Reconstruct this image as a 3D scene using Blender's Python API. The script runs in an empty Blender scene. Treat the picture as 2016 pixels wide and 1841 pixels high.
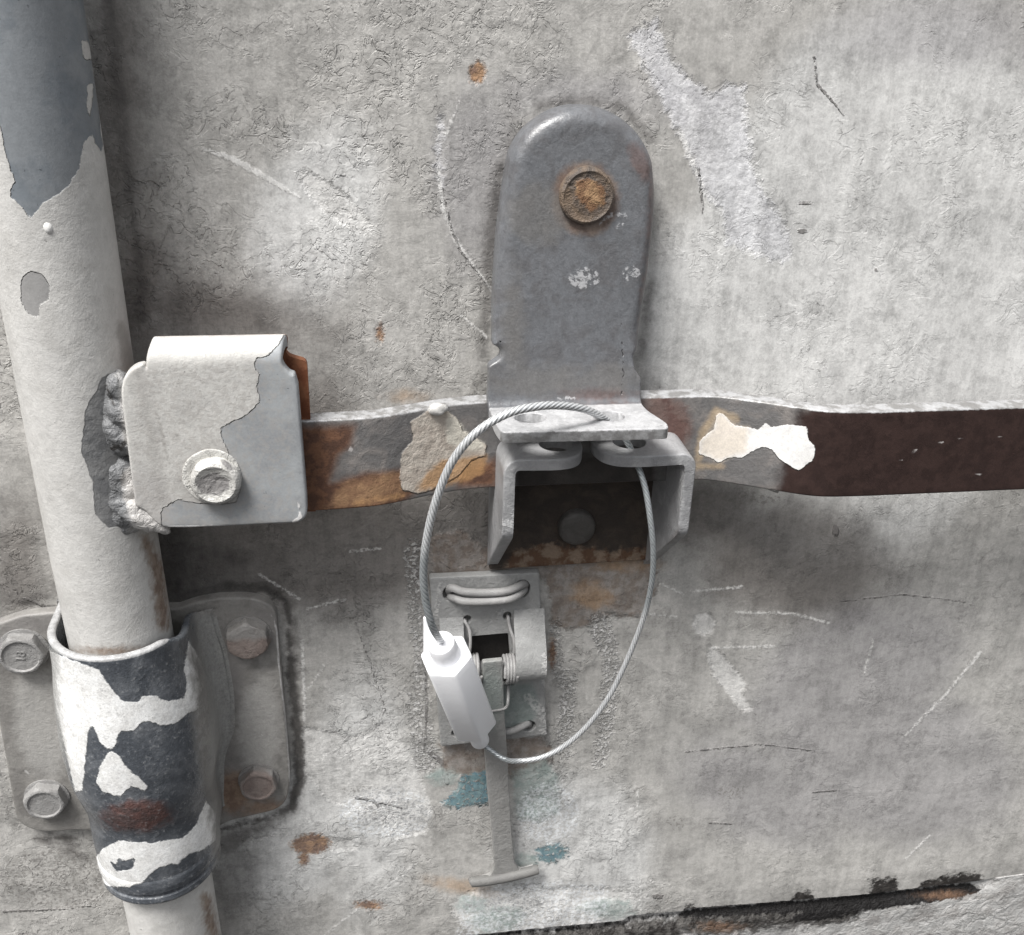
import bpy, math, random
import numpy as np
from mathutils import Matrix, Vector
from mathutils.geometry import delaunay_2d_cdt

# ------------------------------------------------------------------ camera
U = 0.00018                      # metres per modelling unit (about one photo pixel on the door)
F, PITCH, YAW, ROLL = 2059.8, .4517, .1594, .0334
_d = np.array([math.cos(PITCH)*math.sin(YAW), math.cos(PITCH)*math.cos(YAW), -math.sin(PITCH)])
_r = np.cross(_d, [0, 0, 1]); _r /= np.linalg.norm(_r); _u = np.cross(_r, _d)
CR = math.cos(ROLL)*_r + math.sin(ROLL)*_u
CU = -math.sin(ROLL)*_r + math.cos(ROLL)*_u
CO = -_d*F
scene = bpy.context.scene
cd = bpy.data.cameras.new('camera'); cam = bpy.data.objects.new('camera', cd)
scene.collection.objects.link(cam); scene.camera = cam
m = Matrix.Identity(4)
for i in range(3):
    m[i][0] = CR[i]; m[i][1] = CU[i]; m[i][2] = -_d[i]; m[i][3] = CO[i]*U
cam.matrix_world = m
cd.sensor_width = 36; cd.lens = F/2016*36; cd.clip_start = .01; cd.clip_end = 100

# ------------------------------------------------------------------ world, sun, exposure
SUN_EL, SUN_AZ = math.radians(60), math.radians(-48)   # azimuth measured from the door's outward normal, negative = left
w = bpy.data.worlds.new('World'); scene.world = w; w.use_nodes = True
nt = w.node_tree; nt.nodes.clear()
sky = nt.nodes.new('ShaderNodeTexSky'); sky.sky_type = 'NISHITA'; sky.sun_disc = False
sky.sun_elevation = SUN_EL; sky.dust_density = 4; sky.air_density = 1.5; sky.ozone_density = 1
sky.sun_rotation = math.radians(180) - SUN_AZ
hs = nt.nodes.new('ShaderNodeHueSaturation'); hs.inputs['Saturation'].default_value = .22
tc = nt.nodes.new('ShaderNodeTexCoord'); sx = nt.nodes.new('ShaderNodeSeparateXYZ')
mr = nt.nodes.new('ShaderNodeMapRange'); mr.interpolation_type = 'SMOOTHSTEP'; mr.inputs[1].default_value = -.05; mr.inputs[2].default_value = .62   # yard and stacked containers opposite hide the low sky
mx = nt.nodes.new('ShaderNodeMixRGB'); mx.inputs[1].default_value = (.5, .48, .465, 1)   # pale yard ground below the horizon
bg = nt.nodes.new('ShaderNodeBackground'); bg.inputs[1].default_value = .085
wo = nt.nodes.new('ShaderNodeOutputWorld')
L = nt.links.new
L(sky.outputs[0], hs.inputs['Color']); L(tc.outputs['Generated'], sx.inputs[0]); L(sx.outputs[2], mr.inputs[0])
L(mr.outputs[0], mx.inputs[0]); L(hs.outputs[0], mx.inputs[2]); L(mx.outputs[0], bg.inputs[0]); L(bg.outputs[0], wo.inputs[0])
sl = bpy.data.lights.new('sun', 'SUN'); sl.energy = 2.1; sl.angle = math.radians(20); sl.color = (1, .985, .96)
so = bpy.data.objects.new('sun', sl); scene.collection.objects.link(so)
sd = Vector((math.cos(SUN_EL)*math.sin(SUN_AZ), -math.cos(SUN_EL)*math.cos(SUN_AZ), math.sin(SUN_EL)))
so.rotation_euler = sd.to_track_quat('Z', 'Y').to_euler(); so.location = sd*2
scene.view_settings.view_transform = 'Standard'; scene.view_settings.look = 'None'
scene.view_settings.gamma = 1; scene.view_settings.use_curve_mapping = False
scene.view_settings.exposure = 1.14
scene.render.engine = 'CYCLES'

# ------------------------------------------------------------------ helpers
rng = np.random.default_rng(7)
def P(x, y, h=0.):
    """photo position (in 2016-wide units) on the plane h units in front of the door -> (x, h, z)"""
    v = CR*(x-1008)/F - CU*(y-920.5)/F + _d
    t = (-h-CO[1])/v[1]
    q = CO+v*t
    return (q[0], h, q[2])
def project(V):
    W = np.stack([V[:, 0], -V[:, 1], V[:, 2]], -1)-CO
    z = W@_d
    return np.stack([1008+F*(W@CR)/z, 920.5-F*(W@CU)/z], -1)

def sd_poly(p, pts):
    pts = np.asarray(pts, float); n = len(pts)
    d = np.full(len(p), 1e9); ins = np.zeros(len(p), bool)
    for i in range(n):
        a, b = pts[i], pts[(i+1) % n]; e = b-a; w_ = p-a
        t = np.clip((w_@e)/max(e@e, 1e-9), 0, 1)
        d = np.minimum(d, ((w_-t[:, None]*e)**2).sum(1))
        c = ((a[1] > p[:, 1]) != (b[1] > p[:, 1]))
        with np.errstate(divide='ignore', invalid='ignore'):
            xi = (b[0]-a[0])*(p[:, 1]-a[1])/(b[1]-a[1] if b[1] != a[1] else 1e-9)+a[0]
        ins ^= c & (p[:, 0] < xi)
    d = np.sqrt(d)
    return np.where(ins, d, -d)
def sd_line(p, pts, w_):
    pts = np.asarray(pts, float); d = np.full(len(p), 1e9)
    ws = w_ if isinstance(w_, (list, tuple)) else [w_]*len(pts)
    for i in range(len(pts)-1):
        a, b = pts[i], pts[i+1]; e = b-a; q = p-a
        t = np.clip((q@e)/max(e@e, 1e-9), 0, 1)
        d = np.minimum(d, np.sqrt(((q-t[:, None]*e)**2).sum(1))-(ws[i]+(ws[i+1]-ws[i])*t))
    return -d
def sd_blob(p, cx, cy, rx, ry, ang=0):
    a = math.radians(ang); q = p-np.array([cx, cy])
    u = (q[:, 0]*math.cos(a)+q[:, 1]*math.sin(a))/rx; v = (-q[:, 0]*math.sin(a)+q[:, 1]*math.cos(a))/ry
    return (1-np.sqrt(u*u+v*v))*min(rx, ry)
def field(shapes, p, V):
    d = np.full(len(p), -60.)
    for s in shapes:
        k = s[0]
        if k == 'P': d = np.maximum(d, sd_poly(p, s[1]))
        elif k == 'L': d = np.maximum(d, sd_line(p, s[1], s[2]))
        elif k == 'B': d = np.maximum(d, sd_blob(p, *s[1:]))
        elif k == 'A': d = np.maximum(d, s[1])
        elif k == 'F': d = np.maximum(d, s[1](V))
        elif k == '-P': d = np.minimum(d, -sd_poly(p, s[1]))
        elif k == '-L': d = np.minimum(d, -sd_line(p, s[1], s[2]))
        elif k == '-B': d = np.minimum(d, -sd_blob(p, *s[1:]))
    return np.clip(d, -60, 60)

# ---- material: base paint + layers of worn marks and painted shade whose outlines sit on the surface itself
class NB:
    def __init__(s, nt): s.nt = nt; s.cache = {}
    def n(s, t, **k):
        x = s.nt.nodes.new(t)
        for a, b in k.items(): setattr(x, a, b)
        return x
    def l(s, a, b): s.nt.links.new(a, b)
    def val(s, a, inp):
        if isinstance(a, (int, float)): inp.default_value = a
        else: s.l(a, inp)
    def math(s, op, a, b=0., c=0., clamp=False):
        x = s.n('ShaderNodeMath', operation=op, use_clamp=clamp)
        s.val(a, x.inputs[0]); s.val(b, x.inputs[1]); s.val(c, x.inputs[2]); return x.outputs[0]
    def noise(s, vec, size, detail=3, rough=.55, dist=0):
        key = (vec.node.name, size, detail, rough, dist)
        if key in s.cache: return s.cache[key]
        x = s.cache[key] = s.noise_(vec, size, detail, rough, dist)
        return x
    def noise_(s, vec, size, detail, rough, dist):
        x = s.n('ShaderNodeTexNoise'); s.l(vec, x.inputs['Vector']); x.inputs['Scale'].default_value = 1/size
        x.inputs['Detail'].default_value = detail; x.inputs['Roughness'].default_value = rough; x.inputs['Distortion'].default_value = dist
        return x.outputs[0]
    def ss(s, v, lo, hi):
        x = s.n('ShaderNodeMapRange', interpolation_type='SMOOTHSTEP'); s.val(v, x.inputs[0])
        s.val(lo, x.inputs[1]); s.val(hi, x.inputs[2]); x.inputs[3].default_value = 0; x.inputs[4].default_value = 1
        return x.outputs[0]
    def mix(s, f, a, b):
        x = s.n('ShaderNodeMix', data_type='RGBA'); s.val(f, x.inputs[0])
        for v, i in ((a, 6), (b, 7)):
            if isinstance(v, tuple): x.inputs[i].default_value = (*v, 1)
            else: s.l(v, x.inputs[i])
        return x.outputs[2]
    def mixf(s, f, a, b):
        x = s.n('ShaderNodeMix', data_type='FLOAT'); s.val(f, x.inputs[0]); s.val(a, x.inputs[2]); s.val(b, x.inputs[3]); return x.outputs[0]

MATS = {}
def material(name, base, base2=None, rough=.55, metal=0., big=.18, med=.16, fine=.14, grain=1.2, lump=2.0, wrinkle=0., speck=.35,
             streak=0., patchy=0., layers=(), spec=.4, bigsize=260, seed=0., lumpsize=26, sss=0):
    mt = bpy.data.materials.new(name); mt.use_nodes = True
    b = NB(mt.node_tree); b.nt.nodes.clear()
    out = b.n('ShaderNodeOutputMaterial'); bs = b.n('ShaderNodeBsdfPrincipled'); b.l(bs.outputs[0], out.inputs[0])
    g = b.n('ShaderNodeNewGeometry'); sc = b.n('ShaderNodeVectorMath', operation='MULTIPLY_ADD'); b.l(g.outputs['Position'], sc.inputs[0])
    sc.inputs[1].default_value = (1/U,)*3; sc.inputs[2].default_value = (seed*917, seed*313, seed*571)
    v = sc.outputs[0]
    nbig = b.noise(v, bigsize, 4); nmed = b.noise(v, 46, 4, .6, .6); nfin = b.noise(v, 9, 3, .65); nmic = b.noise(v, 3.2, 2, .6)
    if base2: col = b.mix(b.ss(nmed, .42, .66), base, base2)
    else: col = b.mix(0., base, base)
    rg = rough; me = metal
    hgt = b.math('ADD', b.math('MULTIPLY', nfin, grain*1.4), b.math('MULTIPLY', nmic, grain*.9))
    hgt = b.math('ADD', hgt, b.math('MULTIPLY', b.noise(v, lumpsize, 3, .6, .8), lump*1.6))
    fac = b.math('MULTIPLY_ADD', b.math('SUBTRACT', nbig, .5), big*2.2, 1.)
    fac = b.math('MULTIPLY_ADD', b.math('SUBTRACT', nmed, .5), med*2, fac)
    fac = b.math('MULTIPLY_ADD', b.math('SUBTRACT', nfin, .5), fine*2.4, fac)
    fac = b.math('MULTIPLY_ADD', b.math('SUBTRACT', nmic, .5), fine*2., fac)
    if patchy:
        p1 = b.ss(b.noise(v, 88, 6, .68), .44, .60); p2 = b.ss(b.noise(v, 24, 5, .68), .46, .60)
        fac = b.math('MULTIPLY_ADD', p1, -.17*patchy, fac); fac = b.math('MULTIPLY_ADD', p2, -.12*patchy, fac)
        fac = b.math('MULTIPLY_ADD', b.math('SUBTRACT', b.noise(v, 5, 4, .75), .5), .5*patchy, fac)
        fac = b.math('ADD', fac, .12*patchy)
    if speck:
        sp = b.ss(b.noise(v, 6.5, 2, .5, .4), .70, .80); fac = b.math('MULTIPLY_ADD', sp, -speck, fac)
    if streak:
        m2 = b.n('ShaderNodeVectorMath', operation='MULTIPLY'); b.l(v, m2.inputs[0]); m2.inputs[1].default_value = (1/16, 1/16, 1/210)
        ns = b.noise(m2.outputs[0], 1, 4, .6); fac = b.math('MULTIPLY_ADD', b.math('SUBTRACT', ns, .5), streak*2, fac)
    if wrinkle:
        # wrinkled paint film: short curved ridges with grime in the folds
        wm = b.ss(b.noise(v, 170, 2, .6), .42, .60)
        wn = b.noise(v, 26, 3, .6, .5)
        rid = b.ss(b.math('ABSOLUTE', b.math('SUBTRACT', wn, .5)), .0, .05)      # 0 in the fold
        gate = b.ss(b.noise(v, 15, 4, .62), .50, .60)
        fold = b.math('MULTIPLY', b.math('MULTIPLY', b.math('SUBTRACT', 1., rid), gate), b.mixf(wm, .06, 1.))
        fac = b.math('MULTIPLY_ADD', fold, -.22*wrinkle, fac)
        hgt = b.math('MULTIPLY_ADD', fold, -1.8*wrinkle, hgt)
        hgt = b.math('MULTIPLY_ADD', b.math('MULTIPLY', wn, b.mixf(wm, .15, 1.)), 3.4*wrinkle, hgt)
        w3 = b.noise(v, 12, 3, .6, .7)
        if patchy >= 1:      # larger lifted flakes
            f2 = b.math('SUBTRACT', b.noise(v, 40, 4, .62, .9), .5)
            ed = b.math('SUBTRACT', 1., b.ss(b.math('ABSOLUTE', f2), 0., .016))
            ed = b.math('MULTIPLY', b.math('MULTIPLY', ed, b.ss(b.noise(v, 30, 3, .6), .53, .60)), wm)
            fac = b.math('MULTIPLY_ADD', ed, -.34, fac)
            hgt = b.math('MULTIPLY_ADD', b.math('MULTIPLY', b.ss(f2, -.012, .012), wm), 1.5, hgt)
        hgt = b.math('MULTIPLY_ADD', b.math('MULTIPLY', w3, b.mixf(wm, .3, 1.)), 1.9*wrinkle, hgt)
    names = []
    for i, ly in enumerate(layers):
        at = b.n('ShaderNodeAttribute'); at.attribute_name = 'wear_shade_%d' % i
        jag, js, soft = ly.get('jag', 5), ly.get('js', 14), ly.get('soft', 1.2)
        js = min((9, 15, 28, 90), key=lambda q: abs(math.log(q/js))); jn = b.math('SUBTRACT', b.noise(v, js, 4, .62), .5)
        s_ = b.math('MULTIPLY_ADD', jn, jag*3, at.outputs['Fac'])
        mk = b.ss(s_, -soft, soft)
        if ly.get('broken'):
            mk = b.math('MULTIPLY', mk, b.ss(b.noise(v, 9, 4, .62), ly['broken']-.06, ly['broken']+.06))
        if ly.get('amt', 1) != 1: mkc = b.math('MULTIPLY', mk, ly['amt'])
        else: mkc = mk
        c = ly['col']
        if ly.get('col2'): c = b.mix(b.ss(b.noise(v, 28 if ly.get('cs', 18) < 40 else 90, 4, .62), .42, .58), ly['col'], ly['col2'])
        col = b.mix(mkc, col, c)
        if 'rough' in ly: rg = b.mixf(mk, rg, ly['rough'])
        if 'metal' in ly: me = b.mixf(mk, me, ly['metal'])
        if ly.get('smooth'): hgt = b.mixf(mk, hgt, b.math('MULTIPLY', hgt, 1-ly['smooth']))
        if ly.get('relief'): hgt = b.math('MULTIPLY_ADD', mk, ly['relief'], hgt)
        if ly.get('lump'): hgt = b.math('MULTIPLY_ADD', b.math('MULTIPLY', mk, b.noise(v, 15 if ly.get('ls', 12) > 9 else 9, 4, .62)), ly['lump'], hgt)
    vm = b.n('ShaderNodeVectorMath', operation='SCALE'); b.l(col, vm.inputs[0]); b.l(fac, vm.inputs['Scale'])
    b.l(vm.outputs[0], bs.inputs['Base Color'])
    rr = b.math('MULTIPLY_ADD', b.math('SUBTRACT', nfin, .5), .22, rg, clamp=True)
    b.l(rr, bs.inputs['Roughness']); b.val(me, bs.inputs['Metallic']); bs.inputs['Specular IOR Level'].default_value = spec
    if sss:
        bs.inputs['Subsurface Weight'].default_value = sss; bs.inputs['Subsurface Radius'].default_value = (1, 1, 1); bs.inputs['Subsurface Scale'].default_value = .002
    bp = b.n('ShaderNodeBump'); bp.inputs['Strength'].default_value = 1; bp.inputs['Distance'].default_value = U
    b.l(hgt, bp.inputs['Height']); b.l(bp.outputs[0], bs.inputs['Normal'])
    mt['n'] = len(layers)
    return mt, [ly['sh'] for ly in layers]

def build(name, V, faces, mat, parent=None, sharp=38, loc=None):
    """V: array of (x,h,z) units. mat: (material, worn-mark and shade shapes)"""
    V = np.asarray(V, float)
    me = bpy.data.meshes.new(name)
    W = np.stack([V[:, 0]*U, -V[:, 1]*U, V[:, 2]*U], -1)
    org = np.zeros(3)
    if parent is not None: org = np.array(parent['org'])
    elif loc is not None: org = np.array([loc[0]*U, -loc[1]*U, loc[2]*U])
    me.from_pydata((W-org).tolist(), [], [tuple(int(i) for i in f) for f in faces])
    import bmesh
    bm = bmesh.new(); bm.from_mesh(me); bmesh.ops.recalc_face_normals(bm, faces=bm.faces)
    bm.to_mesh(me); bm.free()
    me.polygons.foreach_set('use_smooth', [True]*len(me.polygons))
    me.set_sharp_from_angle(angle=math.radians(sharp))
    mt, shapes = mat
    if shapes:
        p = project(V)
        for i, s in enumerate(shapes):
            a = me.attributes.new('wear_shade_%d' % i, 'FLOAT', 'POINT')
            a.data.foreach_set('value', field(s, p, V).astype(np.float32))
    me.materials.append(mt)
    o = bpy.data.objects.new(name, me); scene.collection.objects.link(o)
    if parent is not None: o.parent = parent; o['org'] = list(org)
    else: o.location = org; o['org'] = list(org)
    return o
def tag(o, label=None, cat=None, group=None, kind=None):
    if label: o['label'] = label
    if cat: o['category'] = cat
    if group: o['group'] = group
    if kind: o['kind'] = kind
    return o
def thing(name, label, cat, at, group=None):
    o = bpy.data.objects.new(name, None); scene.collection.objects.link(o); o.empty_display_size = .01
    o.location = (at[0]*U, -at[1]*U, at[2]*U); o['org'] = [at[0]*U, -at[1]*U, at[2]*U]
    return tag(o, label, cat, group)

def roundp(pts):
    """polygon with optional corner radius as third value"""
    out = []; n = len(pts)
    for i, p in enumerate(pts):
        if len(p) < 3 or p[2] <= 0: out.append((p[0], p[1])); continue
        a = np.array(pts[i-1][:2], float); c = np.array(pts[(i+1) % n][:2], float); q = np.array(p[:2], float)
        la, lc = np.linalg.norm(a-q), np.linalg.norm(c-q); r = min(p[2], la*.49, lc*.49)
        s, e = q+(a-q)/la*r, q+(c-q)/lc*r
        for k in range(7):
            t = k/6; out.append(tuple((1-t)**2*s+2*t*(1-t)*(q*.9+(s+e)*.05)+t*t*e))
    return out
def resample(pts, step):
    out = []; n = len(pts)
    for i in range(n):
        a = np.array(pts[i]); b_ = np.array(pts[(i+1) % n]); l = np.linalg.norm(b_-a)
        if l < 1e-6: continue
        k = max(1, int(round(l/step)))
        for j in range(k): out.append(a+(b_-a)*j/k)
    return np.array(out)
def offset(pts, d):
    """inward offset (positive d) by local normals"""
    n = len(pts); e = np.roll(pts, -1, 0)-pts; e /= np.maximum(np.linalg.norm(e, axis=1), 1e-9)[:, None]
    nr = np.stack([-e[:, 1], e[:, 0]], -1); nn = nr+np.roll(nr, 1, 0)
    L2 = np.maximum((nn**2).sum(1), .8); nn = nn*2/L2[:, None]
    x, y = pts[:, 0], pts[:, 1]; area = (x*np.roll(y, -1)-np.roll(x, -1)*y).sum()
    return pts+nn*(np.asarray(d)*(1 if area > 0 else -1))[..., None] if np.ndim(d) else pts+nn*d*(1 if area > 0 else -1)
def fill(rings, step):
    """triangulate region bounded by rings[0] minus the others; returns extra points and triangles"""
    allp = []; edges = []
    for r in rings:
        s = len(allp); allp += [tuple(q) for q in r]; n = len(r); edges += [(s+i, s+(i+1) % n) for i in range(n)]
    nb = len(allp)
    if step:
        lo, hi = rings[0].min(0), rings[0].max(0)
        gx, gy = np.meshgrid(np.arange(lo[0], hi[0], step), np.arange(lo[1], hi[1], step)); gx = gx+(np.arange(gx.shape[0]) % 2)[:, None]*step/2
        g = np.stack([gx.ravel(), gy.ravel()], -1); g = g+rng.uniform(-.1, .1, g.shape)*step
        k = sd_poly(g, rings[0]) > step*.45
        for r in rings[1:]: k &= sd_poly(g, r) < -step*.45
        allp += [tuple(q) for q in g[k]]
    vs, _, fs, ov, _, _ = delaunay_2d_cdt([Vector(q) for q in allp], edges, [], 0, 1e-5)
    vs = np.array([tuple(q) for q in vs])
    idm = [o[0] if len(o) else -1 for o in ov]
    for i_, q_ in enumerate(idm):
        if q_ < 0: idm[i_] = len(allp); allp.append(tuple(vs[i_]))
    tri = np.array([f for f in fs if len(f) == 3]); cen = vs[tri].mean(1)
    e1_, e2_ = vs[tri][:, 1]-vs[tri][:, 0], vs[tri][:, 2]-vs[tri][:, 0]
    k = (sd_poly(cen, rings[0]) > 0) & (abs(e1_[:, 0]*e2_[:, 1]-e1_[:, 1]*e2_[:, 0]) > 5e-3)
    for r in rings[1:]: k &= sd_poly(cen, r) < 0
    out = [[idm[i] for i in t] for t in tri[k] if min(idm[i] for i in t) >= 0]
    return np.array(allp[nb:]).reshape(-1, 2), out
def plate_geo(outline, M, thick=10, bev=3, holes=(), step=9, segs=4):
    """sheet in (a,b) coordinates, M(a,b,c)->(x,h,z) arrays, c=0 front, -thick back; bev / thick may be functions of (a,b)"""
    out = resample(roundp(outline), step)
    bv = (lambda q: np.array([bev(*s) for s in q])) if callable(bev) else (lambda q: np.full(len(q), float(bev)))
    th = (lambda q: np.array([thick(*s) for s in q])) if callable(thick) else (lambda q: np.full(len(q), float(thick)))
    A, C, Fc = [], [], []
    def ring(q, c):
        s = sum(len(a) for a in A); A.append(q); C.append(np.broadcast_to(c, (len(q),))); return s
    def bridge(s0, s1, n):
        for i in range(n): Fc.append((s0+i, s0+(i+1) % n, s1+(i+1) % n, s1+i))
    n = len(out); b0, t0 = bv(out), th(out)
    back = ring(out, -t0); prev = back
    for k in range(segs+1):
        a = math.pi/2*k/segs
        q = offset(out, b0*(1-math.cos(a))); s = ring(q, -b0*(1-math.sin(a))); bridge(prev, s, n); prev = s; last = q
    front = [last]; fidx = [prev]; bk = [out]; bidx = [back]
    for h in holes:
        h = np.asarray(h, float); hn = len(h); ht = th(h)
        sb = ring(h, -ht); s1 = ring(h, -1.5); s2 = ring(offset(h, -1.5), 0.)
        bridge(sb, s1, hn); bridge(s1, s2, hn)
        front.append(offset(h, -1.5)); fidx.append(s2); bk.append(h); bidx.append(sb)
    for rings, idx, front_side in ((front, fidx, True), (bk, bidx, False)):
        ex, tri = fill(rings, step)
        mp = []
        for r, i in zip(rings, idx): mp += list(range(i, i+len(r)))
        s = sum(len(a) for a in A)
        if len(ex): ring(ex, 0. if front_side else -th(ex)); mp += list(range(s, s+len(ex)))
        Fc += [tuple(mp[i] for i in t) for t in tri]
    AB = np.concatenate(A); CC = np.concatenate(C)
    x, h, z = M(AB[:, 0], AB[:, 1], CC)
    return np.stack([x, h, z], -1), Fc
def merge(*gs):
    V, Fc, o = [], [], 0
    for v, f in gs: V.append(np.asarray(v)); Fc += [tuple(i+o for i in t) for t in f]; o += len(v)
    return np.concatenate(V), Fc
def front(h):
    """wall-parallel sheet: a=x, b=z"""
    return lambda a, b, c: (a, (h(a, b) if callable(h) else np.full_like(a, float(h)))+c, b)
def px(pts, h):
    """outline given in photo positions to (x,z) on h (number or function of x,z)"""
    out = []
    for p in pts:
        hh = h if not callable(h) else 50.
        for _ in range(8 if callable(h) else 1):
            q = P(p[0], p[1], hh)
            if callable(h): hh = float(h(np.array([q[0]]), np.array([q[2]]))[0])
        out.append((q[0], q[2]) + tuple(p[2:]))
    return out
def circ(c, r, n=22, ry=None, seed=None):
    t = np.arange(n)/n*2*math.pi
    return np.stack([c[0]+r*np.cos(t), c[1]+(ry or r)*np.sin(t)], -1)
def smooth_path(pts, n):
    pts = np.array(pts, float); k = len(pts); out = []
    for i in range(k-1):
        p0, p1, p2, p3 = pts[max(i-1, 0)], pts[i], pts[i+1], pts[min(i+2, k-1)]
        for j in range(n):
            t = j/n; out.append(.5*((2*p1)+(-p0+p2)*t+(2*p0-5*p1+4*p2-p3)*t*t+(-p0+3*p1-3*p2+p3)*t**3))
    out.append(pts[-1]); return np.array(out)
def tube_geo(path, r, sides=14, prof=None, caps=True):
    path = np.array(path, float); n = len(path); rr = np.broadcast_to(r, (n,))
    T = np.gradient(path, axis=0); T /= np.linalg.norm(T, axis=1)[:, None]
    up = np.array([0, 1., .13]); N = np.cross(T[0], up); N /= np.linalg.norm(N); V = []; s = 0
    for i in range(n):
        N = N-T[i]*(N@T[i]); N /= np.linalg.norm(N); B = np.cross(T[i], N)
        if i: s += np.linalg.norm(path[i]-path[i-1])
        th = np.arange(sides)/sides*2*math.pi
        q = rr[i]*(prof(th, s) if prof else 1.)
        V.append(path[i]+(np.cos(th)*q)[:, None]*N+(np.sin(th)*q)[:, None]*B)
    V = np.concatenate(V); Fc = []
    for i in range(n-1):
        for j in range(sides):
            a, b_ = i*sides+j, i*sides+(j+1) % sides; Fc.append((a, b_, b_+sides, a+sides))
    if caps: Fc += [tuple(range(sides)), tuple(range((n-1)*sides, n*sides))]
    return V, Fc
def grid_geo(G, closed=False):
    G = np.asarray(G); n, k = G.shape[:2]; Fc = []
    for i in range(n-1):
        for j in range(k if closed else k-1):
            a, b_ = i*k+j, i*k+(j+1) % k; Fc.append((a, b_, b_+k, a+k))
    return G.reshape(-1, 3), Fc
def rings_geo(rings, n):
    """list of (n,3) rings, last and first closed by caps"""
    V, Fc = grid_geo(np.array(rings), True)
    k = len(rings); Fc += [tuple(range(n)), tuple(range((k-1)*n, k*n))]
    return V, Fc
def lump_geo(c, r, seed=0, n=14, amp=.18, sc=(1, 1, 1)):
    g = np.random.default_rng(seed); ph = g.uniform(0, 6.28, 6); V = []
    for i in range(n+1):
        a = math.pi*i/n
        for j in range(2*n):
            t = math.pi*j/n
            q = 1+amp*(math.sin(2*t+ph[0]+a*2)+.6*math.sin(3*t+ph[1])*math.sin(3*a+ph[2])+.5*math.sin(5*a+4*t+ph[3]))*math.sin(a)
            V.append((c[0]+r*q*sc[0]*math.sin(a)*math.cos(t), c[1]+r*q*sc[1]*math.sin(a)*math.sin(t), c[2]+r*q*sc[2]*math.cos(a)))
    V = np.array(V); Fc = grid_geo(V.reshape(n+1, 2*n, 3), True)[1]
    return V, Fc
def bolt_geo(c, h0, R, ht, rot=0, dome=False, dish=True):
    n = 72; t = np.arange(n)/n*2*math.pi
    def hexr(R_, cap): return np.minimum(R_*math.cos(math.pi/6)/np.cos((t+rot) % (math.pi/3)-math.pi/6), cap)
    def ring(r, h): return np.stack([c[0]+r*np.cos(t), np.full(n, h), c[1]+r*np.sin(t)], -1)
    one = np.ones(n); hx = hexr(R, 99999.)
    rs = [ring(hx, h0-2), ring(hx, h0+ht*.62), ring(hexr(R, R*.97), h0+ht*.78), ring(hexr(R, R*.90), h0+ht*.94), ring(one*R*.83, h0+ht)]
    if dish: rs += [ring(one*R*.76, h0+ht), ring(one*R*.71, h0+ht-3.5), ring(one*R*.4, h0+ht-3.8), ring(one*R*.1, h0+ht-3.6)]
    else: rs += [ring(one*R*.5, h0+ht), ring(one*R*.1, h0+ht)]
    return rings_geo(rs, n)
def disc_geo(c, h0, prof, n=56, wob=0, seed=0):
    """lathe along h: prof = list of (radius, height)"""
    g = np.random.default_rng(seed); t = np.arange(n)/n*2*math.pi
    wv = 1+wob*(np.sin(2*t+g.uniform(0, 6))+.6*np.sin(3*t+g.uniform(0, 6))+.4*np.sin(7*t+g.uniform(0, 6)))
    return rings_geo([np.stack([c[0]+r*wv*np.cos(t), np.full(n, h0+h), c[1]+r*wv*np.sin(t)], -1) for r, h in prof], n)

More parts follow.
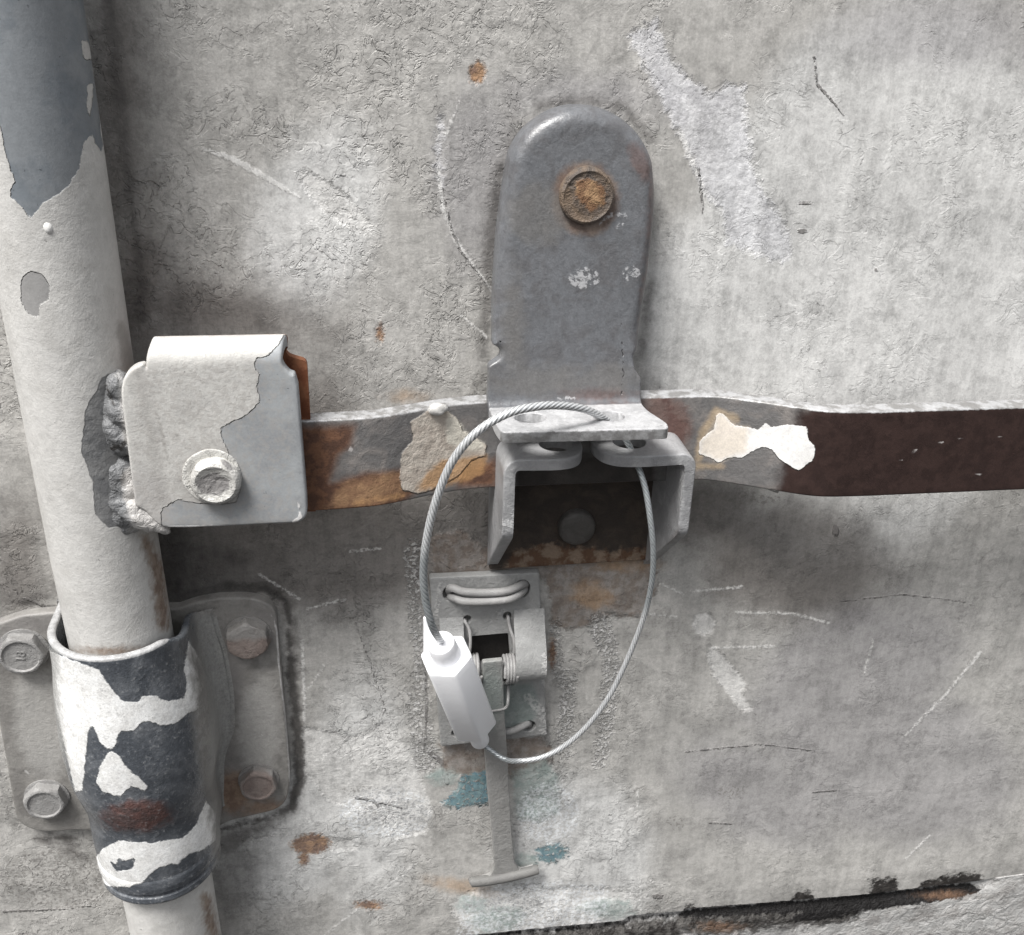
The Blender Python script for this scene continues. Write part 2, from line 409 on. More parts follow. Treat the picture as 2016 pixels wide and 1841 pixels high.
# ------------------------------------------------------------------ the door skin
RUST = dict(col=(.17, .085, .045), col2=(.33, .18, .085), rough=.85)
wall_layers = [
    # broad differences in the old paint, grime and painted shade
    dict(col=(.70, .70, .69), amt=.62, soft=42, jag=26, js=150, sh=[('B', 1720, 560, 380, 560, 15), ('B', 1480, 640, 230, 260), ('B', 620, 430, 120, 190, 20), ('B', 520, 1640, 190, 140), ('B', 720, 1560, 100, 220), ('B', 1130, 1700, 150, 170)]),
    dict(col=(.135, .122, .112), amt=.78, soft=45, jag=22, js=90, sh=[  # grime stains with shade under bar and bracket and beside the rod painted in
        ('B', 700, 1075, 260, 130, -6), ('B', 1020, 430, 40, 150), ('B', 440, 1080, 150, 75), ('B', 620, 870, 90, 130), ('B', 450, 620, 190, 60, 10), ('B', 900, 1050, 110, 110),
        ('B', 1560, 1100, 190, 120, 8), ('B', 1400, 1010, 120, 70), ('B', 30, 1110, 60, 130), ('B', 230, 160, 50, 260), ('B', 280, 560, 45, 170)]),
    dict(col=(.5, .5, .5), amt=.001, soft=60, jag=20, js=90, smooth=.7, sh=[('B', 1750, 900, 560, 1300), ('B', 1560, 500, 260, 400)]),
    dict(col=(.30, .29, .295), amt=.6, soft=40, jag=24, js=80, sh=[('B', 1680, 1330, 230, 130, -25), ('B', 1850, 60, 200, 80), ('B', 1500, 1560, 170, 90, 20), ('B', 1750, 1500, 260, 150, 10), ('B', 940, 350, 80, 170), ('B', 1150, 190, 190, 45)]),
    # grime rim around the fittings, with clamp-outline and rod-edge shadows painted in
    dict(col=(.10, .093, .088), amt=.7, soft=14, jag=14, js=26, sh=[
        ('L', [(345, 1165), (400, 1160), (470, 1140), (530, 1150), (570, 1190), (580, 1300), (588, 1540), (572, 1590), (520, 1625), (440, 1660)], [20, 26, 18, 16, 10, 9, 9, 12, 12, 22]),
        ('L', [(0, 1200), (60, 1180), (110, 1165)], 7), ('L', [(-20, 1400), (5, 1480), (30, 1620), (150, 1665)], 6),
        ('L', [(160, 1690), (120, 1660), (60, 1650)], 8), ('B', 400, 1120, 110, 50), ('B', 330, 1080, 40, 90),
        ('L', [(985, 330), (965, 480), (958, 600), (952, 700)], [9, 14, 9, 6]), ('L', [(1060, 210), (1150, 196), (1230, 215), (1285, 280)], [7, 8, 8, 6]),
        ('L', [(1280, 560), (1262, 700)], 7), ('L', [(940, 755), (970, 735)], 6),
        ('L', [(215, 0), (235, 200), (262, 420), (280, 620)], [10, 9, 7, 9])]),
    # pale chalky patches
    dict(col=(.74, .74, .765), col2=(.60, .60, .63), amt=.55, soft=9, jag=16, js=15, relief=.3, lump=2, ls=16, sh=[
        ('P', [(1235, 70), (1290, 40), (1330, 130), (1400, 190), (1425, 165), (1465, 170), (1470, 240), (1482, 330), (1505, 380), (1545, 440), (1560, 500), (1540, 518), (1430, 480), (1425, 420), (1385, 375), (1360, 310), (1320, 230), (1290, 170)]),
        ('L', [(870, 235), (862, 300), (868, 360)], 5)]),
    dict(col=(.66, .65, .63), amt=.8, soft=5, jag=6, js=16, relief=1, lump=2, sh=[
        ('P', [(595, 1430), (700, 1450), (760, 1420), (820, 1500), (845, 1580), (838, 1640), (780, 1650), (730, 1600), (650, 1580), (600, 1520)]),
        ('P', [(1395, 1270), (1425, 1290), (1470, 1345), (1460, 1362), (1480, 1395), (1462, 1400), (1430, 1362), (1405, 1330), (1392, 1290)]),
        ('B', 1385, 1228, 22, 22), ('B', 660, 400, 90, 26, 40), ('B', 960, 1790, 70, 40), ('B', 1080, 1790, 180, 40, -6),
        ('P', [(650, 1655), (690, 1650), (705, 1672), (650, 1674)]),
        ('P', [(780, 1590), (840, 1572), (852, 1600), (800, 1640)])]),
    # scratches
    dict(col=(.72, .71, .69), amt=.75, soft=2.6, jag=5, js=9, relief=-.6, sh=[
        ('L', [(400, 294), (450, 310), (520, 348), (590, 390)], [2.5, 6, 5, 1.5]), ('L', [(862, 330), (872, 410), (900, 480), (968, 572)], [4, 3, 4, 2]), ('L', [(878, 265), (905, 200)], [3, 1]),
        ('L', [(1340, 265), (1385, 368)], [6, 2]), ('L', [(905, 620), (960, 665)], 1.6), ('L', [(1360, 1165), (1460, 1156)], [1, 2.4]), ('L', [(1300, 1150), (1345, 1170)], 1.5),
        ('L', [(1400, 1276), (1525, 1272)], [2, 1.5]), ('L', [(1450, 1206), (1560, 1208), (1630, 1226)], [1.6, 1.6, 2.2]), ('L', [(1930, 1285), (1860, 1370), (1780, 1450)], [2.5, 2, 1]),
        ('L', [(1720, 1260), (1700, 1330)], 1.5), ('L', [(1830, 1645), (1785, 1690)], 1.2), ('L', [(600, 1200), (680, 1180)], 1.2), ('L', [(510, 1130), (590, 1180)], 1.5), ('L', [(750, 1080), (690, 1085)], 1.2),
        ('L', [(1210, 1180), (1280, 1210)], 1.6), ('L', [(605, 1360), (640, 1310)], 1.2), ('L', [(620, 1500), (760, 1420)], 1), ('L', [(500, 1700), (620, 1600)], 1.4), ('L', [(640, 1840), (820, 1700)], 1.1),
        ('L', [(480, 1660), (560, 1640)], 1.3), ('L', [(1255, 1560), (1262, 1800)], 1.2), ('L', [(1200, 1200), (1330, 1215)], 1.1), ('L', [(595, 1260), (600, 1420)], 2)]),
    # dark creases
    dict(col=(.16, .15, .145), amt=.8, soft=1.2, jag=3, js=9, relief=-2, sh=[
        ('L', [(1603, 110), (1608, 165), (1640, 200), (1662, 228)], [1.5, 2.2, 2.2, 1]), ('L', [(1375, 330), (1384, 420)], 2), ('L', [(872, 370), (885, 440), (905, 492), (958, 560)], [.5, 2, 2.2, 1]),
        ('L', [(0, 1795), (120, 1790), (180, 1783)], [1.8, 1.4, .8]), ('L', [(1830, 800), (1850, 800)], 1), ('L', [(0, 1205), (50, 1178), (100, 1200)], 2), ('L', [(725, 1576), (760, 1582), (790, 1590)], 2),
        ('L', [(700, 1570), (735, 1575), (745, 1588)], 2.5), ('B', 1725, 532, 4, 4), ('L', [(860, 1100), (890, 1120), (930, 1115), (950, 1100)], 1.5), ('L', [(1395, 1620), (1440, 1622)], 1), ('L', [(1600, 1560), (1650, 1555)], 1), ('L', [(1350, 1480), (1500, 1465), (1600, 1478)], 1),
        ('B', 1580, 455, 9, 5), ('B', 1585, 400, 14, 3), ('B', 1645, 1045, 6, 12), ('L', [(1370, 925), (1450, 935), (1530, 968)], 2.2),
        ('L', [(1645, 1185), (1780, 1170), (1900, 1185)], .8), ('L', [(700, 1225), (760, 1400)], .8), ('B', 1295, 1765, 12, 5), ('L', [(835, 1300), (840, 1380), (835, 1480)], 2.5), ('L', [(845, 1480), (870, 1500), (880, 1540)], 5)]),
    # film stripped from around the small latch, brown primer below
    dict(col=(.27, .245, .225), col2=(.20, .165, .14), amt=.9, soft=6, jag=11, js=30, relief=-2, smooth=.5, sh=[
        ('P', [(850, 1060), (900, 1040), (980, 1100), (1290, 1095), (1292, 1160), (1260, 1215), (1200, 1210), (1130, 1240), (1090, 1230), (1075, 1140), (845, 1140)]),
        ('P', [(865, 1465), (1078, 1450), (1085, 1500), (1010, 1530), (950, 1540), (880, 1520)])]),
    dict(col=(.68, .67, .66), amt=.5, soft=6, jag=14, js=20, relief=1.6, lump=3, ls=9, broken=.5, sh=[   # crusty torn edge of the old film
        ('L', [(815, 1080), (818, 1200), (830, 1300), (822, 1400), (840, 1500)], [18, 14, 14, 18, 22]), ('L', [(1180, 1230), (1205, 1300), (1195, 1420), (1180, 1500)], [22, 16, 14, 12]), ('L', [(1095, 1230), (1100, 1340)], 8), ('L', [(1120, 1330), (1110, 1480)], 14)]),
    # blue-green remains
    dict(col=(.09, .20, .245), col2=(.16, .27, .29), amt=.85, soft=4, jag=12, js=15, relief=-1, smooth=.6, broken=.42, sh=[
        ('P', [(905, 1530), (960, 1515), (965, 1570), (960, 1582), (900, 1590), (868, 1588), (880, 1570), (902, 1555)]),
        ('B', 1085, 1680, 32, 18, -10)]),
    dict(col=(.30, .37, .35), col2=(.42, .46, .44), amt=.75, soft=7, jag=9, js=20, smooth=.4, sh=[
        ('B', 872, 1530, 28, 16), ('P', [(1010, 1520), (1070, 1495), (1100, 1530), (1100, 1600), (1060, 1620), (1015, 1610)]), ('B', 1035, 1695, 26, 16), ('B', 980, 1810, 60, 26, -8), ('B', 1200, 1790, 60, 20), ('B', 930, 1780, 30, 20)]),
    dict(col=(.74, .76, .78), amt=.6, soft=6, jag=12, js=20, broken=.5, sh=[('P', [(930, 1750), (1050, 1735), (1190, 1740), (1200, 1810), (1000, 1835), (900, 1845), (905, 1790)]), ('B', 760, 1600, 90, 50), ('B', 1080, 1600, 60, 60)]),
    dict(col=(.15, .14, .13), amt=.6, soft=4, jag=12, js=20, broken=.53, sh=[('B', 780, 1600, 80, 30), ('B', 730, 1560, 60, 12), ('B', 1000, 1780, 90, 16), ('B', 120, 1730, 120, 60), ('B', 1440, 1560, 30, 14), ('B', 1480, 980, 60, 12), ('B', 1330, 1620, 16, 14)]),
    dict(col=(.045, .042, .04), col2=(.08, .075, .07), amt=.85, soft=6, jag=9, js=28, sh=[  # narrow shadow around the clamp plate edge, painted near-black
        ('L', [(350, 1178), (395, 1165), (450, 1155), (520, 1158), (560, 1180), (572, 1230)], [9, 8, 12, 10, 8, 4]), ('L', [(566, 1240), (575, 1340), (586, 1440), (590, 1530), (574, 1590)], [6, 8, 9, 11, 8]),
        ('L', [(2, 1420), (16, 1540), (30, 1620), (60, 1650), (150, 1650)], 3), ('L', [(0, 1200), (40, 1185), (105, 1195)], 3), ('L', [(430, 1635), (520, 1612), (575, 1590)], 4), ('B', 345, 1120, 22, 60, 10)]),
    dict(col=(.12, .115, .11), amt=.6, soft=26, jag=16, js=28, sh=[('B', 465, 1720, 50, 80, 10), ('B', 345, 1100, 50, 90), ('B', 350, 1170, 70, 30)]),  # sleeve's shadow beside the lower clamp and dark under the bracket, painted on
    # rust
    dict(soft=5, jag=7, js=11, amt=.85, lump=3, ls=7, sh=[('B', 940, 143, 16, 21, 10), ('B', 612, 1662, 38, 20, -5), ('B', 748, 655, 8, 16), ('B', 1087, 1285, 7, 26), ('B', 728, 1782, 26, 8, 4), ('B', 598, 1690, 10, 14)], **RUST),
    dict(col=(.42, .27, .15), amt=.5, soft=11, jag=9, js=22, sh=[('B', 1165, 1172, 40, 26, 10), ('B', 905, 1745, 52, 13, 12), ('B', 1230, 1110, 60, 12), ('B', 800, 780, 30, 10)]),
    # black sealant and holes along the bottom seam, then shade of the open slot behind the latch painted black
    dict(col=(.025, .022, .02), col2=(.05, .045, .042), soft=3, jag=8, js=14, relief=-2, lump=8, ls=8, sh=[
        ('P', [(1710, 1732), (1765, 1726), (1770, 1764), (1712, 1772)]), ('P', [(1555, 1762), (1598, 1752), (1604, 1778), (1556, 1784)]), ('L', [(1815, 1748), (1880, 1732), (1935, 1728)], [9, 17, 14]),
        ('L', [(1350, 1792), (1370, 1780)], 4), ('B', 1270, 1812, 32, 9, -10)]),
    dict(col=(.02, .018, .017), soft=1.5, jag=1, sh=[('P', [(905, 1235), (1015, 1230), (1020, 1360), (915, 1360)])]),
]
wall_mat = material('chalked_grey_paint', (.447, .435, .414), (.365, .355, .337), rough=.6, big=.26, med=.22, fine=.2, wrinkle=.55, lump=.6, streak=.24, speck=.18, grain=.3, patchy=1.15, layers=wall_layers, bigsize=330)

XL, XR = -1350, 1500
seam_px = [(-200, 1960), (600, 1900), (900, 1848), (1060, 1830), (1228, 1815), (1240, 1806), (1345, 1797), (1352, 1792), (1560, 1776), (1720, 1762), (1860, 1745), (1935, 1737), (1950, 1733), (2016, 1724), (2150, 1708)]
seam = np.array([(P(x, y, 0)[0], P(x, y, 0)[2]) for x, y in seam_px])
def seamz(x):
    return np.interp(x, seam[:, 0], seam[:, 1])
# columns: fine inside the photographed area
def axis(lo, a, b_, hi, s, S):
    return np.concatenate([np.arange(lo, a, S), np.arange(a, b_, s), np.arange(b_, hi+S, S)])
xs = axis(XL-500, -960, 1180, XR+700, 4.6, 60)
vt = axis(-1400., -60, 2000, 2020, 4.6, 60)     # distance down from the top, scaled to end on the seam
ztop = P(1008, 0, 0)[2]+80
zc = 1 - (vt-vt[0])/(vt[-1]-vt[0])
Zt = ztop+1340
X, K = np.meshgrid(xs, zc)
SZ = seamz(X); jit = np.interp(X, xs, np.convolve(rng.normal(0, 1.6, len(xs)), [.3, .4, .3], 'same'))
Z = SZ+jit*(1-K)**6+(Zt-SZ)*K
def wavy(X, Z, s, seed):
    g = np.random.default_rng(seed); o = 0
    for _ in range(9):
        a = g.uniform(0, 6.28); o = o+np.sin((X*math.cos(a)+Z*math.sin(a))/(s*g.uniform(.6, 1.6))+g.uniform(0, 6.28))
    return o/9
H = wavy(X, Z, 120, 1)*3.0+wavy(X, Z, 34, 2)*1.1
edge = np.clip((Z-SZ)/10, 0, 1); H = H-(1-edge)**2*6
G = np.stack([X, H, Z], -1)
rim = G[-1].copy(); rim2 = rim.copy(); rim2[:, 1] -= 60; rim2[:, 2] += 2
G = np.concatenate([G, rim2[None]])
V, Fc = grid_geo(G)
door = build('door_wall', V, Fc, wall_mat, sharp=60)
tag(door, 'weathered grey painted metal door skin with wrinkled, scratched paint behind the lock fittings', 'wall', kind='structure')

# strip below the seam
sill_mat = material('sill_paint', (.44, .435, .425), (.30, .29, .28), rough=.65, wrinkle=.6, lump=4, patchy=1., layers=[
    dict(col=(.03, .027, .025), col2=(.09, .085, .08), soft=10, jag=22, js=26, lump=14, ls=12, relief=-5, sh=[
        ('P', [(1330, 1795), (1560, 1772), (1800, 1746), (1930, 1735), (1935, 1752), (1800, 1778), (1700, 1790), (1690, 1812), (1600, 1822), (1500, 1830), (1400, 1842), (1340, 1836)]),
        ('P', [(880, 1850), (1230, 1815), (1345, 1800), (1345, 1860), (1000, 1900)])]),
    dict(col=(.008, .007, .007), soft=2.5, jag=7, js=15, sh=[('L', [(900, 1850), (1060, 1833), (1228, 1818), (1240, 1809), (1345, 1800)], 3), ('L', [(1352, 1799), (1560, 1786), (1720, 1775), (1860, 1758), (1935, 1746)], [7, 12, 17, 15, 10]), ('B', 1620, 1800, 70, 12, -5)]),
    dict(col=(.30, .17, .10), amt=.4, soft=8, jag=8, sh=[('B', 1420, 1826, 40, 9), ('B', 1860, 1762, 40, 8)])])
xs2 = axis(XL-500, 0, 1180, XR+700, 4.6, 60); dn = np.array([-60, -30, -10, 0, 4, 8, 13, 18, 24, 30, 36, 42, 50, 58, 66, 76, 90, 110, 140, 200, 320.])
X2, D2 = np.meshgrid(xs2, dn); Z2 = seamz(X2)-D2
capm = np.clip((X2-P(1940, 1735)[0])/20, 0, 1)
open_ = np.exp(-((D2-8)/26.)**2)*26*(1-capm)
H2 = np.where(D2 < 0, -34., -14-open_*.9)+np.clip((D2-30)/30, 0, 1)*10+wavy(X2, Z2, 16, 5)*5+wavy(X2, Z2, 60, 6)*3
H2 = np.where((D2 >= 0) & (capm > 0), H2*(1-capm)+(-3+wavy(X2, Z2, 40, 2)*1.5)*capm, H2)
V, Fc = grid_geo(np.stack([X2, H2, Z2], -1))
sill = build('sill', V, Fc, sill_mat, sharp=60)
tag(sill, 'rough dirty strip below the dark seam at the bottom of the door', 'sill', kind='structure')

# ------------------------------------------------------------------ locking rod
RX, RR, RH = -757., 93., 108.
ZL = P(300, 1000)[2]
def lean(z): return np.where(z < ZL, .02, .004)*(ZL-z)
rod_layers = [
    dict(col=(.185, .205, .225), col2=(.235, .25, .265), cs=60, rough=.42, soft=1.2, jag=4, js=12, relief=-2.6, smooth=.6, sh=[
        ('P', [(-150, -120), (178, -120), (178, 0), (184, 120), (196, 200), (203, 270), (200, 300), (190, 285), (180, 262), (163, 285), (157, 330), (135, 365), (108, 388), (80, 402), (72, 418), (60, 430), (42, 408), (20, 388), (22, 372), (32, 352), (18, 330), (8, 290), (-2, 240), (-60, 200)]),
        ('-P', [(158, 78), (172, 80), (184, 110), (182, 116), (166, 118)]), ('-L', [(178, 170), (174, 225)], [6, 5]),
        ('-L', [(176, 0), (184, 120), (198, 230), (206, 300)], 2.5)]),
    dict(col=(.30, .295, .29), rough=.5, soft=1.2, jag=3, js=10, relief=-2.2, smooth=.5, sh=[('P', [(42, 548), (60, 534), (86, 540), (97, 565), (96, 590), (78, 600), (76, 625), (55, 618), (42, 596)]),]),
    dict(col=(.17, .172, .175), col2=(.22, .22, .22), rough=.5, soft=1.5, jag=4, js=12, relief=-2, lump=2, sh=[
        ('P', [(200, 745), (215, 735), (245, 760), (265, 800), (265, 1010), (258, 1030), (215, 1040), (186, 1012), (184, 950), (160, 890), (170, 800), (190, 770)])]),
    dict(col=(.16, .095, .06), col2=(.27, .20, .15), rough=.8, amt=.85, soft=10, jag=10, js=18, sh=[('L', [(285, 1060), (310, 1120), (322, 1230)], [8, 14, 12]), ('L', [(405, 1770), (420, 1841), (425, 1900)], 10), ('B', 225, 1283, 70, 8, 0)]),
    dict(col=(.24, .225, .21), amt=.6, soft=7, jag=7, js=14, sh=[('L', [(235, 640), (258, 720)], [8, 14]), ('L', [(110, 1180), (115, 1260)], 5)]),
]
white_rod = material('rod_paint', (.57, .56, .54), (.50, .49, .47), rough=.45, big=.08, med=.07, fine=.10, lump=.6, lumpsize=30, grain=.45, speck=.5, wrinkle=.06, patchy=.35, layers=rod_layers, seed=1)
rod = thing('locking_rod', 'vertical pale painted steel rod with peeled grey patch, running down the left of the door', 'rod', (RX, 0, P(300, 1841)[2]-80))
def vtube(x, h, r, z0, z1, nz, ns=112):
    G = []
    for z in np.linspace(z0, z1, nz):
        t = np.arange(ns)/ns*2*math.pi; G.append(np.stack([x+lean(z)+r*np.cos(t), h+r*np.sin(t), np.full(ns, z)], -1))
    return rings_geo(G, ns)
z_low = P(300, 1841)[2]-300
build('pipe', *vtube(RX, RH, RR, z_low, ztop+700, 420), white_rod, rod)
drop_mat = material('paint_drop_white', (.74, .73, .71), rough=.35, wrinkle=0, grain=.4, lump=.4, speck=0)
q = P(95, 448, RH+RR-6)
build('paint_drip', *lump_geo(q, 8.5, 3, sc=(.9, .8, 1.25), amp=.05), drop_mat, rod)

# folded bracket welded to the rod: one bent sheet (front, rolled top, back)
hub_layers = [
    dict(col=(.345, .36, .37), col2=(.30, .31, .32), cs=70, rough=.42, soft=1.2, jag=3.5, js=11, relief=-2.6, smooth=.6, sh=[
        ('P', [(560, 660), (548, 678), (530, 700), (505, 705), (500, 725), (512, 735), (506, 760), (512, 790), (490, 815), (470, 825), (435, 842), (436, 862), (450, 888), (455, 930), (474, 960), (465, 990), (400, 992), (350, 984), (318, 1003), (318, 1050), (620, 1060), (640, 660)])]),
    dict(col=(.72, .71, .70), soft=1.5, jag=2.5, js=7, relief=.6, rough=.4, sh=[('L', [(588, 990), (592, 1018), (575, 1033)], [1.5, 3, 4]), ('L', [(330, 1037), (560, 1035)], 1.3)]),
    dict(col=(.40, .385, .375), amt=.6, soft=14, jag=8, sh=[('B', 290, 990, 46, 70, -20)]),
    dict(col=(.33, .31, .29), amt=.4, soft=14, jag=14, js=15, broken=.52, sh=[('P', [(260, 720), (560, 700), (590, 1040), (260, 1040)])]),
    dict(col=(.30, .285, .27), amt=.45, soft=16, jag=14, js=28, sh=[('B', 420, 940, 70, 66), ('L', [(270, 730), (300, 860), (320, 980)], 12), ('L', [(300, 1030), (580, 1030)], 5)]),
    dict(col=(.2, .18, .165), amt=.5, soft=3, jag=2, sh=[('L', [(305, 800), (325, 880), (335, 920)], [1.5, 3, 1]), ('B', 349, 856, 5, 5)]),
    dict(col=(.16, .055, .025), col2=(.24, .10, .05), rough=.85, soft=3, jag=2, sh=[('F', lambda V: 160-V[:, 1])]),
]
hub_mat = material('hub_paint', (.56, .55, .525), (.49, .48, .46), rough=.45, big=.06, med=.08, fine=.12, lump=.6, lumpsize=30, grain=.45, speck=.5, wrinkle=.06, patchy=.35, layers=hub_layers, seed=2)
HF, HR, HT = 205., 36., 20.
zt_hub = P(420, 668, HF-HR*.6)[2]          # crown of the fold
zb_hub = P(450, 1036, HF)[2]
vb = zt_hub-HR                              # z where the bend starts
def hubM(a, b, c):
    """b: distance up the unrolled sheet, bend of radius HR starts at vb, then runs down the back"""
    r = HR; s = b-vb; ph = np.clip(s/r, 0, math.pi)
    back = s-math.pi*r
    h = np.where(s <= 0, HF+c, np.where(back <= 0, HF-r+(r+c)*np.cos(ph), HF-2*r-c))
    z = np.where(s <= 0, b, np.where(back <= 0, vb+(r+c)*np.sin(ph), vb-back))
    return a, h, z
def hx(x, y): return P(x, y, HF)
def hz(y, x=420): return P(x, y, HF)[2]
xl = hx(252, 860)[0]; xr = hx(593, 860)[0]; xc = hx(284, 700)[0]; xcr = hx(556, 700)[0]
bend = math.pi*HR
zn = hz(738, 585); znl = hz(742, 262)
o = [(xl-2, znl-26, 12), (xl+8, znl+6, 26), (xc-3, znl+24, 16), (xc, vb-6, 16), (xc+1, vb+12, 8), (xc+10, vb+bend*.5, 20), (xc+1, vb+bend-10, 10), (xc, vb+bend+60), (xc, vb+bend+300), (xr+14, vb+bend+300), (xr+14, vb+bend+16, 8),
     (xr-22, vb+bend+4, 14), (xcr+8, vb+bend-30, 14), (xcr+2, vb+bend*.35, 14), (xcr-2, vb-2, 22), (xcr+10, zn+2, 16), (xr-4, zn, 7), (xr, zn-20), (xr+3, hz(980, 600)), (xr+2, zb_hub, 24), (xl+75, zb_hub-1, 10), (xl+30, zb_hub+2, 16), (xl+8, hz(1005, 262), 10), (xl-5, hz(1000, 252), 8), (xl-4, hz(900))]
build('bracket', *plate_geo(o, hubM, HT, 5, step=7, segs=4), hub_mat, rod)
weld_mat = material('weld_metal', (.42, .415, .41), (.19, .19, .19), rough=.4, lump=3.5, lumpsize=14, grain=1.2, wrinkle=.3, speck=.4, seed=3, layers=[
    dict(col=(.17, .172, .176), soft=4, jag=12, js=14, sh=[('P', [(150, 700), (228, 730), (235, 800), (240, 860), (250, 890), (262, 900), (240, 960), (262, 1000), (250, 1060), (150, 1060)])]),
    dict(col=(.05, .047, .045), soft=3, jag=8, js=9, sh=[('L', [(205, 885), (240, 880), (255, 855)], 4), ('B', 248, 945, 9, 14), ('L', [(210, 760), (225, 800)], 2)]),
    dict(col=(.45, .435, .42), soft=6, jag=9, js=15, sh=[('L', [(262, 940), (270, 1000), (300, 1040), (330, 1055)], 22), ('L', [(248, 770), (254, 860)], 9)])])
gs = []
wl = [(240, 775, 34), (240, 815, 38), (238, 852, 36), (222, 830, 26), (240, 935, 30), (243, 965, 34), (244, 1000, 36), (250, 1022, 26), (232, 765, 24), (238, 790, 26), (226, 812, 26), (240, 835, 26), (230, 858, 26), (222, 880, 20), (246, 862, 18), (218, 905, 17), (226, 935, 20), (232, 965, 20), (230, 995, 22), (228, 1018, 16), (256, 985, 16), (212, 780, 16), (215, 845, 18)]
for i, (x, y, r) in enumerate(wl):
    hh = 176 if x > 225 else 168
    gs.append(lump_geo(P(x, y, hh-(8 if r > 25 else 0)), r, i, n=12, amp=.16, sc=(.9, .8, 1.15)))
def fuse(V, Fc, vox=2.2, it=6):
    me = bpy.data.meshes.new('tmp'); me.from_pydata(V.tolist(), [], [tuple(map(int, f)) for f in Fc])
    o = bpy.data.objects.new('tmp', me); scene.collection.objects.link(o)
    md = o.modifiers.new('r', 'REMESH'); md.mode = 'VOXEL'; md.voxel_size = vox
    sm = o.modifiers.new('s', 'SMOOTH'); sm.iterations = it; sm.factor = .6
    dg = bpy.context.evaluated_depsgraph_get(); m2 = bpy.data.meshes.new_from_object(o.evaluated_get(dg))
    V2 = np.zeros(len(m2.vertices)*3); m2.vertices.foreach_get('co', V2); F2 = [tuple(p.vertices) for p in m2.polygons]
    bpy.data.objects.remove(o); bpy.data.meshes.remove(me); bpy.data.meshes.remove(m2)
    return V2.reshape(-1, 3), F2
g1 = fuse(*merge(*gs))
build('weld_bead', *g1, weld_mat, rod)
gs = [lump_geo(P(x, y, h), r, 40+i, n=12, amp=.08, sc=(1.1, .8, .8)) for i, (x, y, r, h) in enumerate([(262, 1000, 24, 186), (276, 1012, 26, 187), (290, 1020, 26, 187), (304, 1028, 22, 188), (318, 1036, 15, 190), (326, 1046, 8, 192)])]
build('weld_bead', *fuse(*merge(*gs)), weld_mat, rod)
# pivot rivet
c = P(426, 942, HF)
rv_mat = material('rivet_paint', (.60, .59, .56), (.42, .41, .39), rough=.3, lump=3, lumpsize=20, grain=1, wrinkle=.3, seed=4, layers=[
    dict(col=(.25, .24, .235), soft=1.5, jag=3, rough=.25, sh=[('P', [(385, 948), (405, 935), (425, 930), (438, 940), (452, 945), (450, 965), (425, 975), (395, 972)]), ('B', 446, 915, 14, 6, 40)])])
cr_ = P(418, 938, HF)
riv = build('pivot_rivet', *merge(disc_geo((cr_[0], cr_[2]), HF-2, [(50, 0), (49, 4), (46, 5), (40, 3), (20, 3), (1, 3)], wob=.02, seed=5),
      disc_geo((c[0], c[2]), HF, [(41, 0), (41.5, 10), (40.5, 17), (37, 22), (33, 24), (29, 23), (24, 20), (12, 19), (1, 19)], wob=.008, seed=2)), rv_mat, rod)

# ------------------------------------------------------------------ rod clamp bolted to the door
clamp = thing('rod_clamp', 'pressed steel clamp with peeling white and black paint holding the rod, four bolts', 'clamp', P(290, 1650, 0))
cp_mat = material('clamp_plate_paint', (.27, .26, .245), (.19, .182, .172), rough=.5, big=.16, med=.12, fine=.14, lump=.9, lumpsize=30, grain=.6, speck=.3, wrinkle=.06, patchy=.35, seed=5, layers=[
    dict(col=(.20, .19, .185), amt=.7, soft=16, jag=14, js=30, sh=[('B', 520, 1240, 60, 40), ('B', 440, 1330, 40, 90), ('B', 60, 1230, 60, 20), ('B', 440, 1510, 30, 60)]),
    dict(col=(.18, .10, .06), col2=(.27, .18, .12), amt=.75, soft=14, jag=10, sh=[('B', 460, 1560, 34, 40), ('B', 520, 1590, 50, 14)]),
    dict(col=(.50, .49, .47), amt=.5, soft=14, jag=12, js=26, sh=[('B', 80, 1420, 50, 110, -8), ('B', 510, 1430, 40, 90)]),
    dict(col=(.62, .61, .6), soft=1, jag=1.5, amt=.7, sh=[('L', [(515, 1442), (520, 1460)], 1), ('L', [(45, 1518), (62, 1510)], 1.2), ('L', [(50, 1528), (66, 1520)], 1.2), ('L', [(533, 1205), (545, 1240), (548, 1300), (563, 1420), (571, 1540)], 1.5)])])
PH = 24.
po = px([(-40, 1240, 40), (45, 1212, 8), (120, 1205), (300, 1200), (352, 1198), (385, 1186, 20), (430, 1178), (500, 1177, 40), (543, 1196, 40), (552, 1300), (573, 1540, 40), (560, 1592, 40), (500, 1606, 30), (445, 1618, 24), (418, 1640), (300, 1640), (150, 1635), (75, 1640, 30), (32, 1620, 40), (12, 1500), (-20, 1330)], PH)
bo = [(42, 1290, 46, .1, 0), (487, 1262, 45, .5, 1), (88, 1581, 44, .25, 0), (508, 1547, 42, .35, 0)]
build('base_plate', *plate_geo(po, front(PH), PH-1, 5, step=10), cp_mat, clamp)
